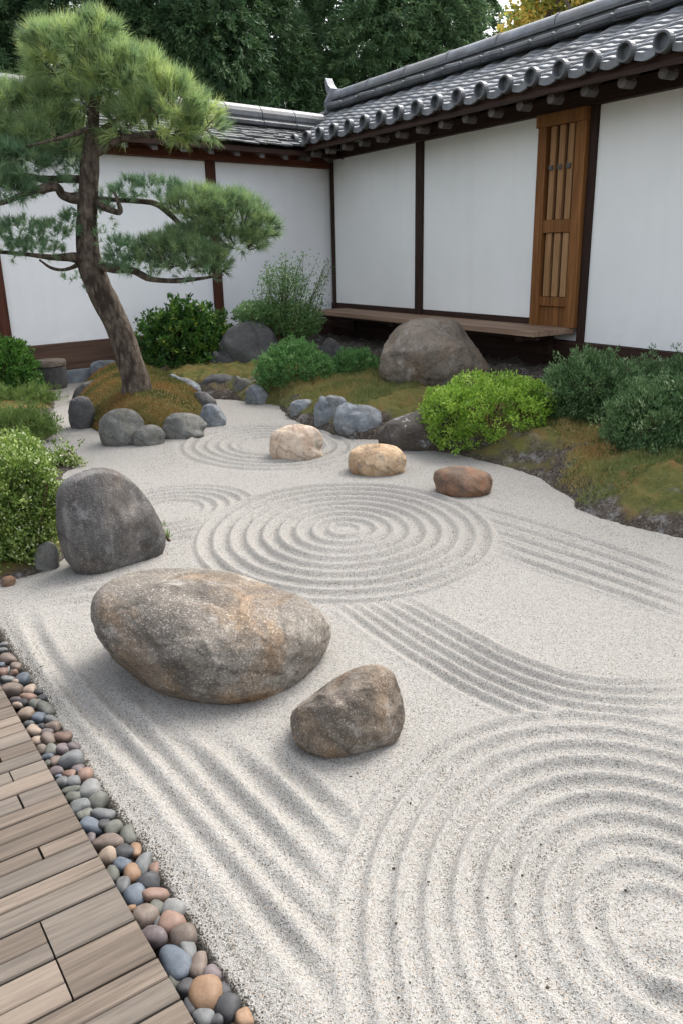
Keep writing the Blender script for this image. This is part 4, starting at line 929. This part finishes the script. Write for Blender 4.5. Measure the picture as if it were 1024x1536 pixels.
def base_at(x, y, zb, back):
    g = G(x, y, zb); v = np.array([g[0], g[1], 0]); v /= np.linalg.norm(v); return g + v * back
def px_bush(name, label, cat, foot, zb, back, ells, mat, **kw):
    """foot: pixel where the plant meets the ground; ells: (cx, cy, rx, ry[, dy]) in photo pixels"""
    b = base_at(foot[0], foot[1], zb, back)
    bl = []
    for e in ells:
        bl.append(blob_from_px(e[0], e[1], e[2], e[3], b[1] + (e[4] if len(e) > 4 else 0)))
    return bush(name, label, cat, b, bl, mat, zmin=zb - .03, **kw)

px_bush('azalea_bush', 'dense dark green leafy bush behind the pine trunk against the white wall', 'bush', (275, 575), .02, .45,
        [(275, 520, 52, 50), (240, 520, 26, 36, .1), (312, 508, 28, 32, .1), (285, 490, 30, 22, .15), (255, 550, 32, 22, -.1), (310, 550, 24, 18, -.1)], M_AZALEA, ntuft=1100, per=13, leaf=(.062, .026), tuft_r=.04, seed=2, vary=.2, jitter=.04, shag=.05)
px_bush('boxwood_bush', 'clipped round dark green bush at the left edge below the dark post', 'bush', (5, 602), .05, .5,
        [(6, 560, 52, 48), (-34, 560, 44, 52, .2), (32, 578, 25, 26, -.1), (10, 536, 34, 26), (-10, 590, 50, 24, -.1)], M_BOX, ntuft=1300, per=12, leaf=(.034, .02), tuft_r=.04, seed=3, shag=.012)
px_bush('rounded_shrub', 'low rounded mid green shrub beside the tall dark boulder, larger of two', 'shrub', (440, 592), .1, .35,
        [(440, 556, 56, 34), (415, 562, 32, 26, -.05), (470, 560, 28, 28), (440, 536, 36, 22, .05)], M_HEBE, ntuft=1200, per=12, leaf=(.036, .010), up=.8, tuft_r=.03, shag=.014, seed=4, group='rounded shrubs by the bench')
px_bush('rounded_shrub', 'smaller rounded green shrub between its larger twin and the big bench boulder', 'shrub', (535, 574), .15, .3,
        [(533, 552, 36, 24), (510, 555, 16, 16), (555, 556, 15, 17)], M_HEBE, ntuft=650, per=12, leaf=(.036, .010), up=.8, tuft_r=.03, shag=.014, seed=5, group='rounded shrubs by the bench')
px_bush('lime_shrub', 'bright lime green layered shrub overhanging the gravel edge', 'shrub', (735, 678), .06, .42,
        [(735, 618, 100, 46), (690, 630, 58, 44, -.1), (785, 612, 56, 42), (735, 590, 70, 28, .1), (660, 618, 30, 34), (700, 655, 50, 22, -.15), (780, 648, 40, 20, -.1)], M_LIME, ntuft=520, per=38, leaf=(.026, .014), up=.45, tuft_r=.05, seed=6, vary=.18, spread=.8, shag=.006, shell=(.78, 1.0))
GS = 'grey green shrubs at the right wall'
px_bush('grey_green_shrub', 'tallest fine grey green shrub directly right of the lime green shrub', 'shrub', (880, 650), .2, .4,
        [(880, 585, 50, 46), (850, 600, 32, 42), (915, 595, 36, 44, .05), (885, 620, 44, 28), (878, 562, 26, 20)], M_GREYGREEN, ntuft=1150, per=18, leaf=(.034, .009), up=.8, tuft_r=.04, seed=7, group=GS)
px_bush('grey_green_shrub', 'fine grey green shrub at the rear against the sill, by the right edge', 'shrub', (985, 630), .24, .5,
        [(975, 585, 56, 36, .25), (1030, 582, 50, 38, .25), (940, 590, 26, 26, .2)], M_GREYGREEN, ntuft=900, per=18, leaf=(.034, .009), up=.8, tuft_r=.04, seed=8, group=GS)
px_bush('grey_green_shrub', 'front grey green shrub spreading over the dry grass at the right edge', 'shrub', (985, 692), .18, .35,
        [(980, 640, 60, 44), (935, 640, 28, 34), (1030, 630, 60, 54), (970, 610, 44, 30, .1), (985, 668, 48, 24, -.1)], M_GREYGREEN, ntuft=1200, per=18, leaf=(.032, .009), up=.8, tuft_r=.04, seed=9, group=GS)
px_bush('pale_green_bush', 'pale yellow green bush with white flecks beside the upright dark slab', 'bush', (30, 866), .03, .35,
        [(28, 760, 56, 78), (-30, 770, 70, 90, .1), (52, 720, 28, 36), (20, 690, 44, 30, .2), (40, 810, 38, 46, -.05), (5, 830, 40, 36, -.05), (70, 745, 14, 18)], M_VARIEG, ntuft=2700, per=18, leaf=(.019, .011), up=.5, tuft_r=.034, seed=10, white=.08, shag=.018)
px_bush('leafy_sprig', 'small dark leafy sprig with white tips reaching over the gravel at left', 'plant', (95, 702), .01, .08,
        [(88, 690, 22, 11), (110, 694, 13, 7)], M_VARIEG, ntuft=90, per=10, leaf=(.030, .014), up=.3, tuft_r=.03, seed=11, white=.25, twigs=10)
px_bush('low_groundcover', 'soft low green groundcover cushion below the round bush at left', 'groundcover', (30, 668), .04, .4,
        [(30, 645, 56, 26), (-20, 648, 50, 30, .1), (62, 648, 22, 18, -.05)], M_LOWGREEN, ntuft=1100, per=12, leaf=(.035, .007), up=.9, tuft_r=.03, seed=12, group='groundcover at left')
px_bush('low_groundcover', 'thin grassy groundcover patch at the foot of the round bush', 'groundcover', (55, 608), .04, .2,
        [(55, 600, 34, 12), (15, 606, 30, 16)], M_LOWGREEN, ntuft=420, per=12, leaf=(.05, .006), up=1.0, tuft_r=.03, seed=13, group='groundcover at left')
px_bush('grass_tuft', 'tiny grass tuft at the right foot of the upright dark slab', 'grass', (252, 812), .0, .01, [(251, 806, 5, 4)], M_LOWGREEN, ntuft=8, per=7, leaf=(.04, .004), up=1.2, tuft_r=.012, seed=14, twigs=1)

# wispy shrub: thin stems with sparse leaves
def wispy():
    rng = np.random.default_rng(33); b = base_at(425, 556, .12, .35)
    root = empty('wispy_shrub', tuple(b), 'airy light green shrub with thin upright stems in the wall corner', 'shrub')
    mb = MB(); LP, LD, LV = [], [], []
    tips = [(398, 400), (420, 385), (462, 380), (490, 402), (480, 440), (440, 395), (405, 430), (450, 420), (470, 410), (430, 430), (372, 458), (360, 470), (388, 445), (415, 450), (455, 455), (492, 405), (484, 455), (352, 465), (400, 470), (436, 460), (475, 470), (425, 405), (448, 384)]
    for i in range(52):
        t = tips[i % len(tips)]; tip = atY(t[0] + rng.normal(0, 7), t[1] + rng.normal(0, 6), b[1] + rng.normal(0, .22))
        st = b + rng.normal(0, .10, 3) * [1, 1, 0]; mid = (st + tip) / 2 + rng.normal(0, .06, 3); pts = spline([st, mid, tip], 7); mb.tube(pts, list(np.linspace(.008, .002, len(pts))), 4)
        for p in pts[4:]:
            for _ in range(9 if i < 23 else 6):
                dd = rng.normal(size=3) + [0, 0, .4]; q = p + unit(rng.normal(size=3)) * rng.random() * .09; LP.append(q); LD.append(dd); LV.append(np.clip(rng.normal(.5, .2), 0, 1))
    for c, r_, n in ((atY(395, 470, b[1]), (.38, .3, .17), 4200), (atY(445, 480, b[1]), (.36, .3, .24), 3800), (atY(425, 430, b[1]), (.34, .25, .26), 1500)):
        d = unit(rng.normal(size=(n, 3))) * (rng.random(n) ** .4)[:, None]; P = c + d * np.array(r_); LP += list(P); LD += list(rng.normal(size=(n, 3)) + [0, 0, .5]); LV += list(np.clip(rng.normal(.45, .2, n), 0, 1))
    P = np.array(LP); k = P[:, 2] > .2
    link('leaves', leaves_mesh('leaves', P[k], np.array(LD)[k], rng.uniform(.03, .055, k.sum()), rng.uniform(.010, .018, k.sum()), np.array(LV)[k], rng), M_WISPY, root)
    mb.build('stems', M_TWIG, root)
wispy()

# ---- moss mound of the pine island
ic = G(206, 618); mring = gpoly([(112, 620), (120, 592), (150, 575), (205, 568), (260, 578), (300, 598), (312, 622), (285, 645), (215, 655), (150, 648)])
me_ = spline(mring + [mring[0]], 5)[:, :2]
gx = np.arange(me_[:, 0].min() - .1, me_[:, 0].max() + .1, .018); gy = np.arange(me_[:, 1].min() - .1, me_[:, 1].max() + .1, .018); X, Y = np.meshgrid(gx, gy)
d = seg_dist(X, Y, [tuple(p) for p in me_]); sg = np.where(inside(X, Y, [tuple(p) for p in me_]), d, -d)
hm = .34 * (1 - np.exp(-np.maximum(sg, 0) / .20)) + .05 * (vnoise(X, Y, 4, 21) - .5) * np.clip(sg * 5, 0, 1) + .015 * (vnoise(X, Y, 22, 22) - .5); hm = np.where(sg < 0, sg, hm)
keep = sg > -.08; idx = np.arange(X.size).reshape(X.shape); q = np.stack([idx[:-1, :-1], idx[:-1, 1:], idx[1:, 1:], idx[1:, :-1]], -1)
Q = q[keep[:-1, :-1] & keep[:-1, 1:] & keep[1:, 1:] & keep[1:, :-1]]; used = np.unique(Q); rm = np.full(X.size, -1); rm[used] = np.arange(len(used))
MP_ = np.stack([X, Y, hm], -1).reshape(-1, 3)
tag(link('moss_mound', np_mesh('moss_mound', MP_[used], rm[Q]), M_MOSS, smooth=True), kind='structure')
MT = MP_[(sg > .01).ravel()]
def blades(name, pts, n, L, W, mat, label, seed, up=1.2, vbase=.5, vs=.2, clump=None):
    rng = np.random.default_rng(seed); P = pts[rng.integers(len(pts), size=n)] + rng.normal(0, .012, (n, 3)) * [1, 1, 0] - [0, 0, .004]
    v = vbase + vs * 2.2 * (vnoise(P[:, 0], P[:, 1], 3.5, seed) - .5) + rng.normal(0, .10, n)
    D = rng.normal(0, .55, (n, 3)) + [0, 0, up]
    o = link(name, needles_mesh(name, P, D, rng.uniform(.6, 1.3, n) * L, W, np.clip(v, 0, 1), rng), mat); return tag(o, label, 'moss', kind='stuff')
M_MOSSB = mat_leaf('moss_blade', [(0, S(68, 80, 40)), (.35, S(98, 98, 50)), (.65, S(130, 104, 58)), (1, S(136, 88, 48))], .8, .2)
blades('moss', MT, 26000, .030, .007, M_MOSSB, 'green and brown moss covering the pine island', 31, 1.0, .45, .55)
# dry grass / moss on the bank (two patches in the photo)
def patch(poly): P = gpoly(poly); k = inside(BEDPTS[:, 0], BEDPTS[:, 1], P); return BEDPTS[k]
gp1 = patch([(412, 606), (480, 580), (560, 566), (600, 575), (650, 590), (650, 606), (585, 632), (520, 655), (450, 630)]); gp2 = patch([(800, 650), (900, 640), (1060, 640), (1250, 660), (1250, 760), (1100, 752), (1000, 745), (920, 765), (870, 775), (832, 745), (850, 715)])
blades('dry_moss', gp1, 24000, .045, .007, M_GRASS, 'yellowish dry moss lawn between the edging stones and the bench boulder', 32, 1.2, .45, .3)
blades('dry_grass', gp2, 46000, .040, .0065, M_GRASS, 'dry yellow brown grass on the bank under the right shrubs', 33, 1.0, .55, .35)

# ---- the pine
def pine():
    rng = np.random.default_rng(5); Yb = base_at(205, 590, .27, 0)[1]; b = atY(205, 588, Yb); b[2] = .24
    root = empty('pine_tree', tuple(b), 'leaning pine with layered needle pads growing from the mossy island', 'pine tree')
    def trunk(path, name, n=12, dy=None, parent=None):
        P = []; Rr = []
        for i, e in enumerate(path):
            Yd = Yb + (e[3] if len(e) > 3 else 0); p = atY(e[0], e[1], Yd); P.append(list(p) + [e[2] * .93 * pxm(p) / 2])
        S_ = spline(P, 7); pts = S_[:, :3]; rad = S_[:, 3]
        mb = MB(); V0 = len(mb.v)
        mb.tube([p for p in pts], list(np.maximum(rad, .003)), n)
        v = np.array(mb.v)
        if n >= 9:
            k_ = len(pts); nz = fbm(v, 5.0, 3, 3); cen = np.repeat(pts, n, 0); v = cen + (v - cen) * (1 + (.10 if n > 12 else .28) * nz)[:, None]; mb.v = [tuple(x) for x in v]
        return mb.build(name, M_BARK, root if parent is None else parent, 0, True)
    tr = trunk([(207, 604, 66), (206, 588, 52), (201, 560, 44), (186, 512, 41), (168, 470, 41), (146, 425, 42), (134, 385, 38), (131, 340, 33), (133, 295, 31), (135, 250, 29), (138, 210, 24), (141, 170, 18), (146, 135, 13), (150, 100, 8)], 'trunk', 16)
    for path in ([(132, 296, 18), (110, 297, 16, -.05), (94, 292, 15, -.1), (85, 281, 13, -.15), (60, 284, 12, -.2), (35, 292, 10, -.25), (5, 304, 8, -.3), (-20, 308, 5, -.3)],
                 [(133, 270, 14), (100, 268, 13, .1), (65, 269, 11, .15), (30, 262, 9, .2), (-10, 268, 6, .2)],
                 [(128, 392, 22), (112, 386, 16, -.1), (80, 386, 9, -.15), (45, 382, 7, -.2), (0, 378, 6, -.25), (-20, 380, 4, -.3)],
                 [(128, 392, 10), (100, 404, 6, .1), (78, 402, 5, .15), (60, 390, 4, .2)],
                 [(143, 302, 12), (160, 312, 11, -.1), (180, 318, 10, -.12), (178, 303, 8, -.12), (172, 288, 6, -.1)],
                 [(140, 298, 10), (175, 300, 8, .1), (210, 302, 8, .1), (235, 306, 9, .1), (256, 322, 8, .1), (280, 345, 7, .05), (310, 362, 6, 0), (350, 372, 4, 0)],
                 [(146, 398, 20), (170, 402, 15, -.1), (200, 406, 12, -.15), (225, 418, 10, -.2), (260, 421, 8, -.25), (300, 418, 6, -.25), (335, 412, 4, -.25)],
                 [(138, 232, 15), (158, 222, 12, -.05), (180, 210, 10, -.1), (215, 202, 8, -.15), (255, 196, 5, -.2)],
                 [(140, 205, 12), (160, 190, 9, .1), (200, 168, 7, .15), (240, 160, 5, .15)], [(142, 175, 10), (115, 160, 8, .1), (80, 150, 6, .2), (40, 165, 4, .2)], [(140, 190, 9), (115, 200, 7, -.2), (80, 210, 5, -.3), (40, 220, 4, -.3)]):
        trunk(path, 'branch', 9)
    def pad(name, ells, ntuft, per, L, W, mat, vmean, label=None, upb=.55, lo=.55, dens_low=-.6, cone=.62):
        bl = [blob_from_px(e[0], e[1], e[2], e[3], Yb + (e[4] if len(e) > 4 else 0)) for e in ells]
        P, Nn = sample_shell(bl, ntuft, rng, lo, 1.0, dens_low); nt = len(P)
        ax = unit(Nn * .75 + np.array([0, 0, upb]) + rng.normal(0, .28, (nt, 3)))
        T = np.repeat(P, per, 0); A = np.repeat(ax, per, 0); n = len(T)
        al = rng.random(n)                                        # position along the shoot
        D = unit(A * (1.0 - .15 * al[:, None]) + rng.normal(0, cone, (n, 3)))
        B = T + A * (al * L * .7)[:, None]
        tip = np.repeat(np.clip(rng.normal(vmean, .17, nt), .02, 1), per)
        var = tip + rng.normal(0, .08, n)
        o = link(name, needles_mesh(name, B, D, L * rng.uniform(.75, 1.15, n), W, np.clip(var, 0, 1), rng), mat, root)
        if nt < 235: return o
        mb = MB()
        for i in range(0, nt, 3): mb.tube([P[i] - ax[i] * L * .6, P[i] + ax[i] * L * .7], [.006, .004], 4)
        mb.build('shoots', M_BARK, o); return o
    pad('needle_crown', [(110, 92, 58, 36), (140, 68, 36, 26), (72, 90, 24, 34), (190, 132, 66, 40), (250, 168, 56, 36), (298, 190, 30, 28), (225, 192, 62, 24), (160, 150, 54, 34)], 760, 60, .14, .0055, M_NEEDLE, .62, cone=.44, lo=.65)
    pad('needle_pad', [(55, 180, 60, 44, .1), (95, 165, 40, 30, .1), (10, 185, 40, 46, .1), (75, 215, 60, 30, .05), (20, 225, 50, 24, .05)], 400, 54, .13, .0055, M_NEEDLE, .5)
    pad('needle_pad', [(30, 255, 40, 28, -.2), (-10, 262, 40, 34, -.2), (5, 285, 36, 18, -.25)], 230, 52, .12, .0055, M_NEEDLE_B, .5)
    pad('needle_pad', [(95, 245, 30, 14, .1)], 70, 40, .09, .004, M_NEEDLE_B, .4)
    pad('needle_pad', [(352, 335, 48, 36), (320, 322, 42, 26), (390, 348, 22, 20), (365, 365, 32, 18), (290, 310, 40, 18)], 520, 56, .10, .004, M_NEEDLE, .42)
    pad('needle_pad', [(232, 288, 44, 14, .1), (195, 285, 24, 14, .1), (262, 296, 26, 14, .1)], 120, 34, .07, .0045, M_NEEDLE_B, .5)
    pad('needle_pad', [(285, 390, 48, 24, -.2), (240, 380, 36, 20, -.2), (320, 398, 22, 20, -.25), (275, 365, 36, 18, -.1)], 420, 50, .085, .004, M_NEEDLE, .36)
    pad('needle_pad', [(190, 380, 32, 18, -.1), (172, 396, 18, 10, -.1), (215, 400, 30, 10, -.2)], 120, 34, .07, .0045, M_NEEDLE_B, .5)
    pad('needle_pad', [(30, 352, 34, 22, -.2), (75, 358, 30, 22, -.15), (105, 345, 14, 24, -.1), (5, 362, 26, 20, -.25), (50, 376, 44, 12, -.2)], 240, 34, .065, .0048, M_NEEDLE_B, .55)
    pad('needle_pad', [(205, 398, 40, 12, -.15), (300, 412, 40, 12, -.25), (60, 384, 44, 8, -.2), (20, 292, 40, 12, -.25), (90, 282, 26, 12, -.1), (170, 300, 20, 12)], 150, 34, .07, .0045, M_NEEDLE_B, .5)
    pad('needle_pad', [(122, 310, 10, 18), (160, 330, 16, 22), (155, 360, 16, 14), (108, 418, 14, 8, .1), (130, 438, 5, 10)], 60, 28, .06, .0045, M_NEEDLE_B, .5)
pine()

# ---- tall evergreens behind the walls
def conifer(px, Y, h, rad, label, seed, mat, n=5200, per=20, z0=.4):
    rng = np.random.default_rng(seed); c = atY(px, 200, Y); c[2] = -.1
    root = empty('evergreen_tree', tuple(c), label, 'tree', 'tall evergreens beyond the garden walls')
    mb = MB(); mb.tube([c, c + Z * h * .5 + [rng.normal(0, .05), 0, 0], c + Z * h], [.17, .11, .02], 9); mb.build('trunk', M_BARK, root)
    # hanging clumps: lobes up the stem
    nl = 90; zl = z0 + (h - z0) * rng.random(nl) ** .85; rl = rad * np.clip(1.05 - ((zl / h) ** 2.4), .08, 1) * rng.uniform(.55, 1.0, nl); an = rng.random(nl) * 2 * pi
    blobs = [(c + np.array([cos(a) * r * .75, sin(a) * r * .75, z]), np.array([.38 + .25 * rng.random(), .38 + .25 * rng.random(), .55 + .45 * rng.random()]) * (.55 + .45 * min(1, (h - z) / 2.5))) for a, r, z in zip(an, rl, zl)]
    P, Nn = sample_shell(blobs, n, rng, .6, 1.05, -.9); nt = len(P)
    ax = unit(Nn * .8 + rng.normal(0, .35, (nt, 3)) + np.array([0, 0, -.15]))          # each spray is a small drooping plume
    T = np.repeat(P, per, 0); A = np.repeat(ax, per, 0); m = len(T); t = rng.random(m)
    D = unit(A * .8 + rng.normal(0, .42, (m, 3)) + np.array([0, 0, -.25])); B = T + A * (t * .22)[:, None] - Z * (t * t * .08)[:, None] + rng.normal(0, .025, (m, 3))
    lobe = np.repeat(rng.normal(.45, .2, nt), per) + .12 * (t - .5)
    link('crown', leaves_mesh('crown', B, D, rng.uniform(.09, .17, m), rng.uniform(.024, .038, m), np.clip(lobe + rng.normal(0, .08, m), 0, 1), rng), mat, root)
for args in ((-40, 18.0, 9.0, 1.5, 'dark evergreen at the far left behind the pine crown', 61, M_CEDAR), (60, 19.5, 9.6, 1.5, 'dark evergreen rising straight above the top of the pine crown', 62, M_CEDAR),
             (150, 18.5, 9.2, 1.45, 'dark evergreen just right of the pine crown tip', 63, M_CEDAR), (240, 19.0, 9.6, 1.5, 'dark evergreen above the left wall post', 64, M_CEDAR),
             (325, 18.4, 9.0, 1.4, 'dark evergreen behind the right half of the left wall coping', 65, M_CEDAR), (395, 19.6, 8.2, 1.35, 'evergreen left of the narrow sky gap near the roof ornament', 66, M_CEDAR),
             (475, 21.5, 9.4, 1.5, 'paler evergreen straight above the roof ridge ornament', 67, M_CEDAR_B), (570, 20.5, 8.8, 1.5, 'paler evergreen above the left part of the tiled ridge', 68, M_CEDAR_B), (655, 21.0, 8.8, 1.5, 'paler evergreen at the middle of the ridge', 69, M_CEDAR_B),
             (715, 22.5, 8.0, 1.2, 'rightmost evergreen next to the yellow autumn tree', 70, M_CEDAR_B), (20, 24, 11.5, 1.9, 'evergreen of the rear row behind the pine crown', 71, M_CEDAR), (200, 24, 11.5, 1.9, 'evergreen of the rear row between the two nearest dark ones', 72, M_CEDAR), (330, 25, 11.0, 1.9, 'evergreen of the rear row above the left wall coping', 73, M_CEDAR), (462, 26, 9.2, 1.6, 'evergreen of the rear row glimpsed just behind the one above the roof ornament', 74, M_CEDAR_B), (575, 26, 9.6, 1.9, 'evergreen of the rear row behind the left part of the tiled ridge', 75, M_CEDAR_B), (670, 26, 9.2, 1.7, 'evergreen of the rear row behind the middle of the ridge', 76, M_CEDAR_B)):
    conifer(*args)
def autumn(px, Y):
    rng = np.random.default_rng(81); c = atY(px, 150, Y); c[2] = -.1
    root = empty('autumn_tree', tuple(c), 'yellow and orange autumn tree showing above the tiled roof', 'tree')
    mb = MB(); mb.tube([c, c + Z * 3 + [.1, 0, 0], c + Z * 6], [.16, .12, .05], 9)
    for k in range(9): t = c + Z * rng.uniform(3, 5.5); mb.tube([t, t + rng.normal(0, .5, 3) + [0, 0, .4], t + rng.normal(0, 1.0, 3) + [0, 0, 1.2]], [.05, .035, .012], 6)
    mb.build('trunk', M_BARK, root)
    blobs = [blob_from_px(x, y, rx, ry, Y + dy) for x, y, rx, ry, dy in ((800, 12, 36, 26, 0), (850, -10, 50, 36, .3), (780, 40, 28, 24, -.2), (905, -20, 46, 40, .2), (840, 30, 50, 26, .2), (880, -60, 70, 40, 0), (820, -40, 40, 30, .1), (860, 60, 80, 40, .1))]
    P, Nn = sample_shell(blobs, 900, rng, .4, 1.05, -.9); T = np.repeat(P, 10, 0); m = len(T)
    link('crown', leaves_mesh('crown', T + rng.normal(0, .09, (m, 3)), rng.normal(size=(m, 3)), rng.uniform(.08, .14, m), rng.uniform(.05, .08, m), np.clip(np.repeat(rng.normal(.42, .25, len(P)), 10) + rng.normal(0, .1, m), 0, 1), rng), M_AUTUMN, root)
autumn(830, 17)

# ---- leaf bits and dark specks lying on the gravel
def gz(x, y): return float(gravel_h(np.array([x]), np.array([y]))[0][0])
rng = np.random.default_rng(91); mb = MB()
SP = [(615, 1205), (590, 1302), (642, 1332), (730, 1352), (772, 1363), (782, 1317), (894, 1389), (810, 1270), (593, 1393), (614, 1477), (820, 1482), (773, 1433), (937, 1338), (990, 1195), (536, 1160), (525, 1165), (300, 655), (262, 690), (268, 650)] + [(rng.uniform(430, 1020), rng.uniform(1150, 1530)) for _ in range(1)]
for x, y in SP:
    g = G(x, y); g[2] = gz(g[0], g[1]) + .002; r = rng.uniform(.0020, .0036); V, F = ICO[2]; mb.add(g + V * [r * rng.uniform(.8, 1.6), r, r * .7], [tuple(f) for f in F])
tag(mb.build('debris_specks', M_DEBRIS), 'dark specks of plant litter scattered over the raked gravel', 'litter', kind='stuff')
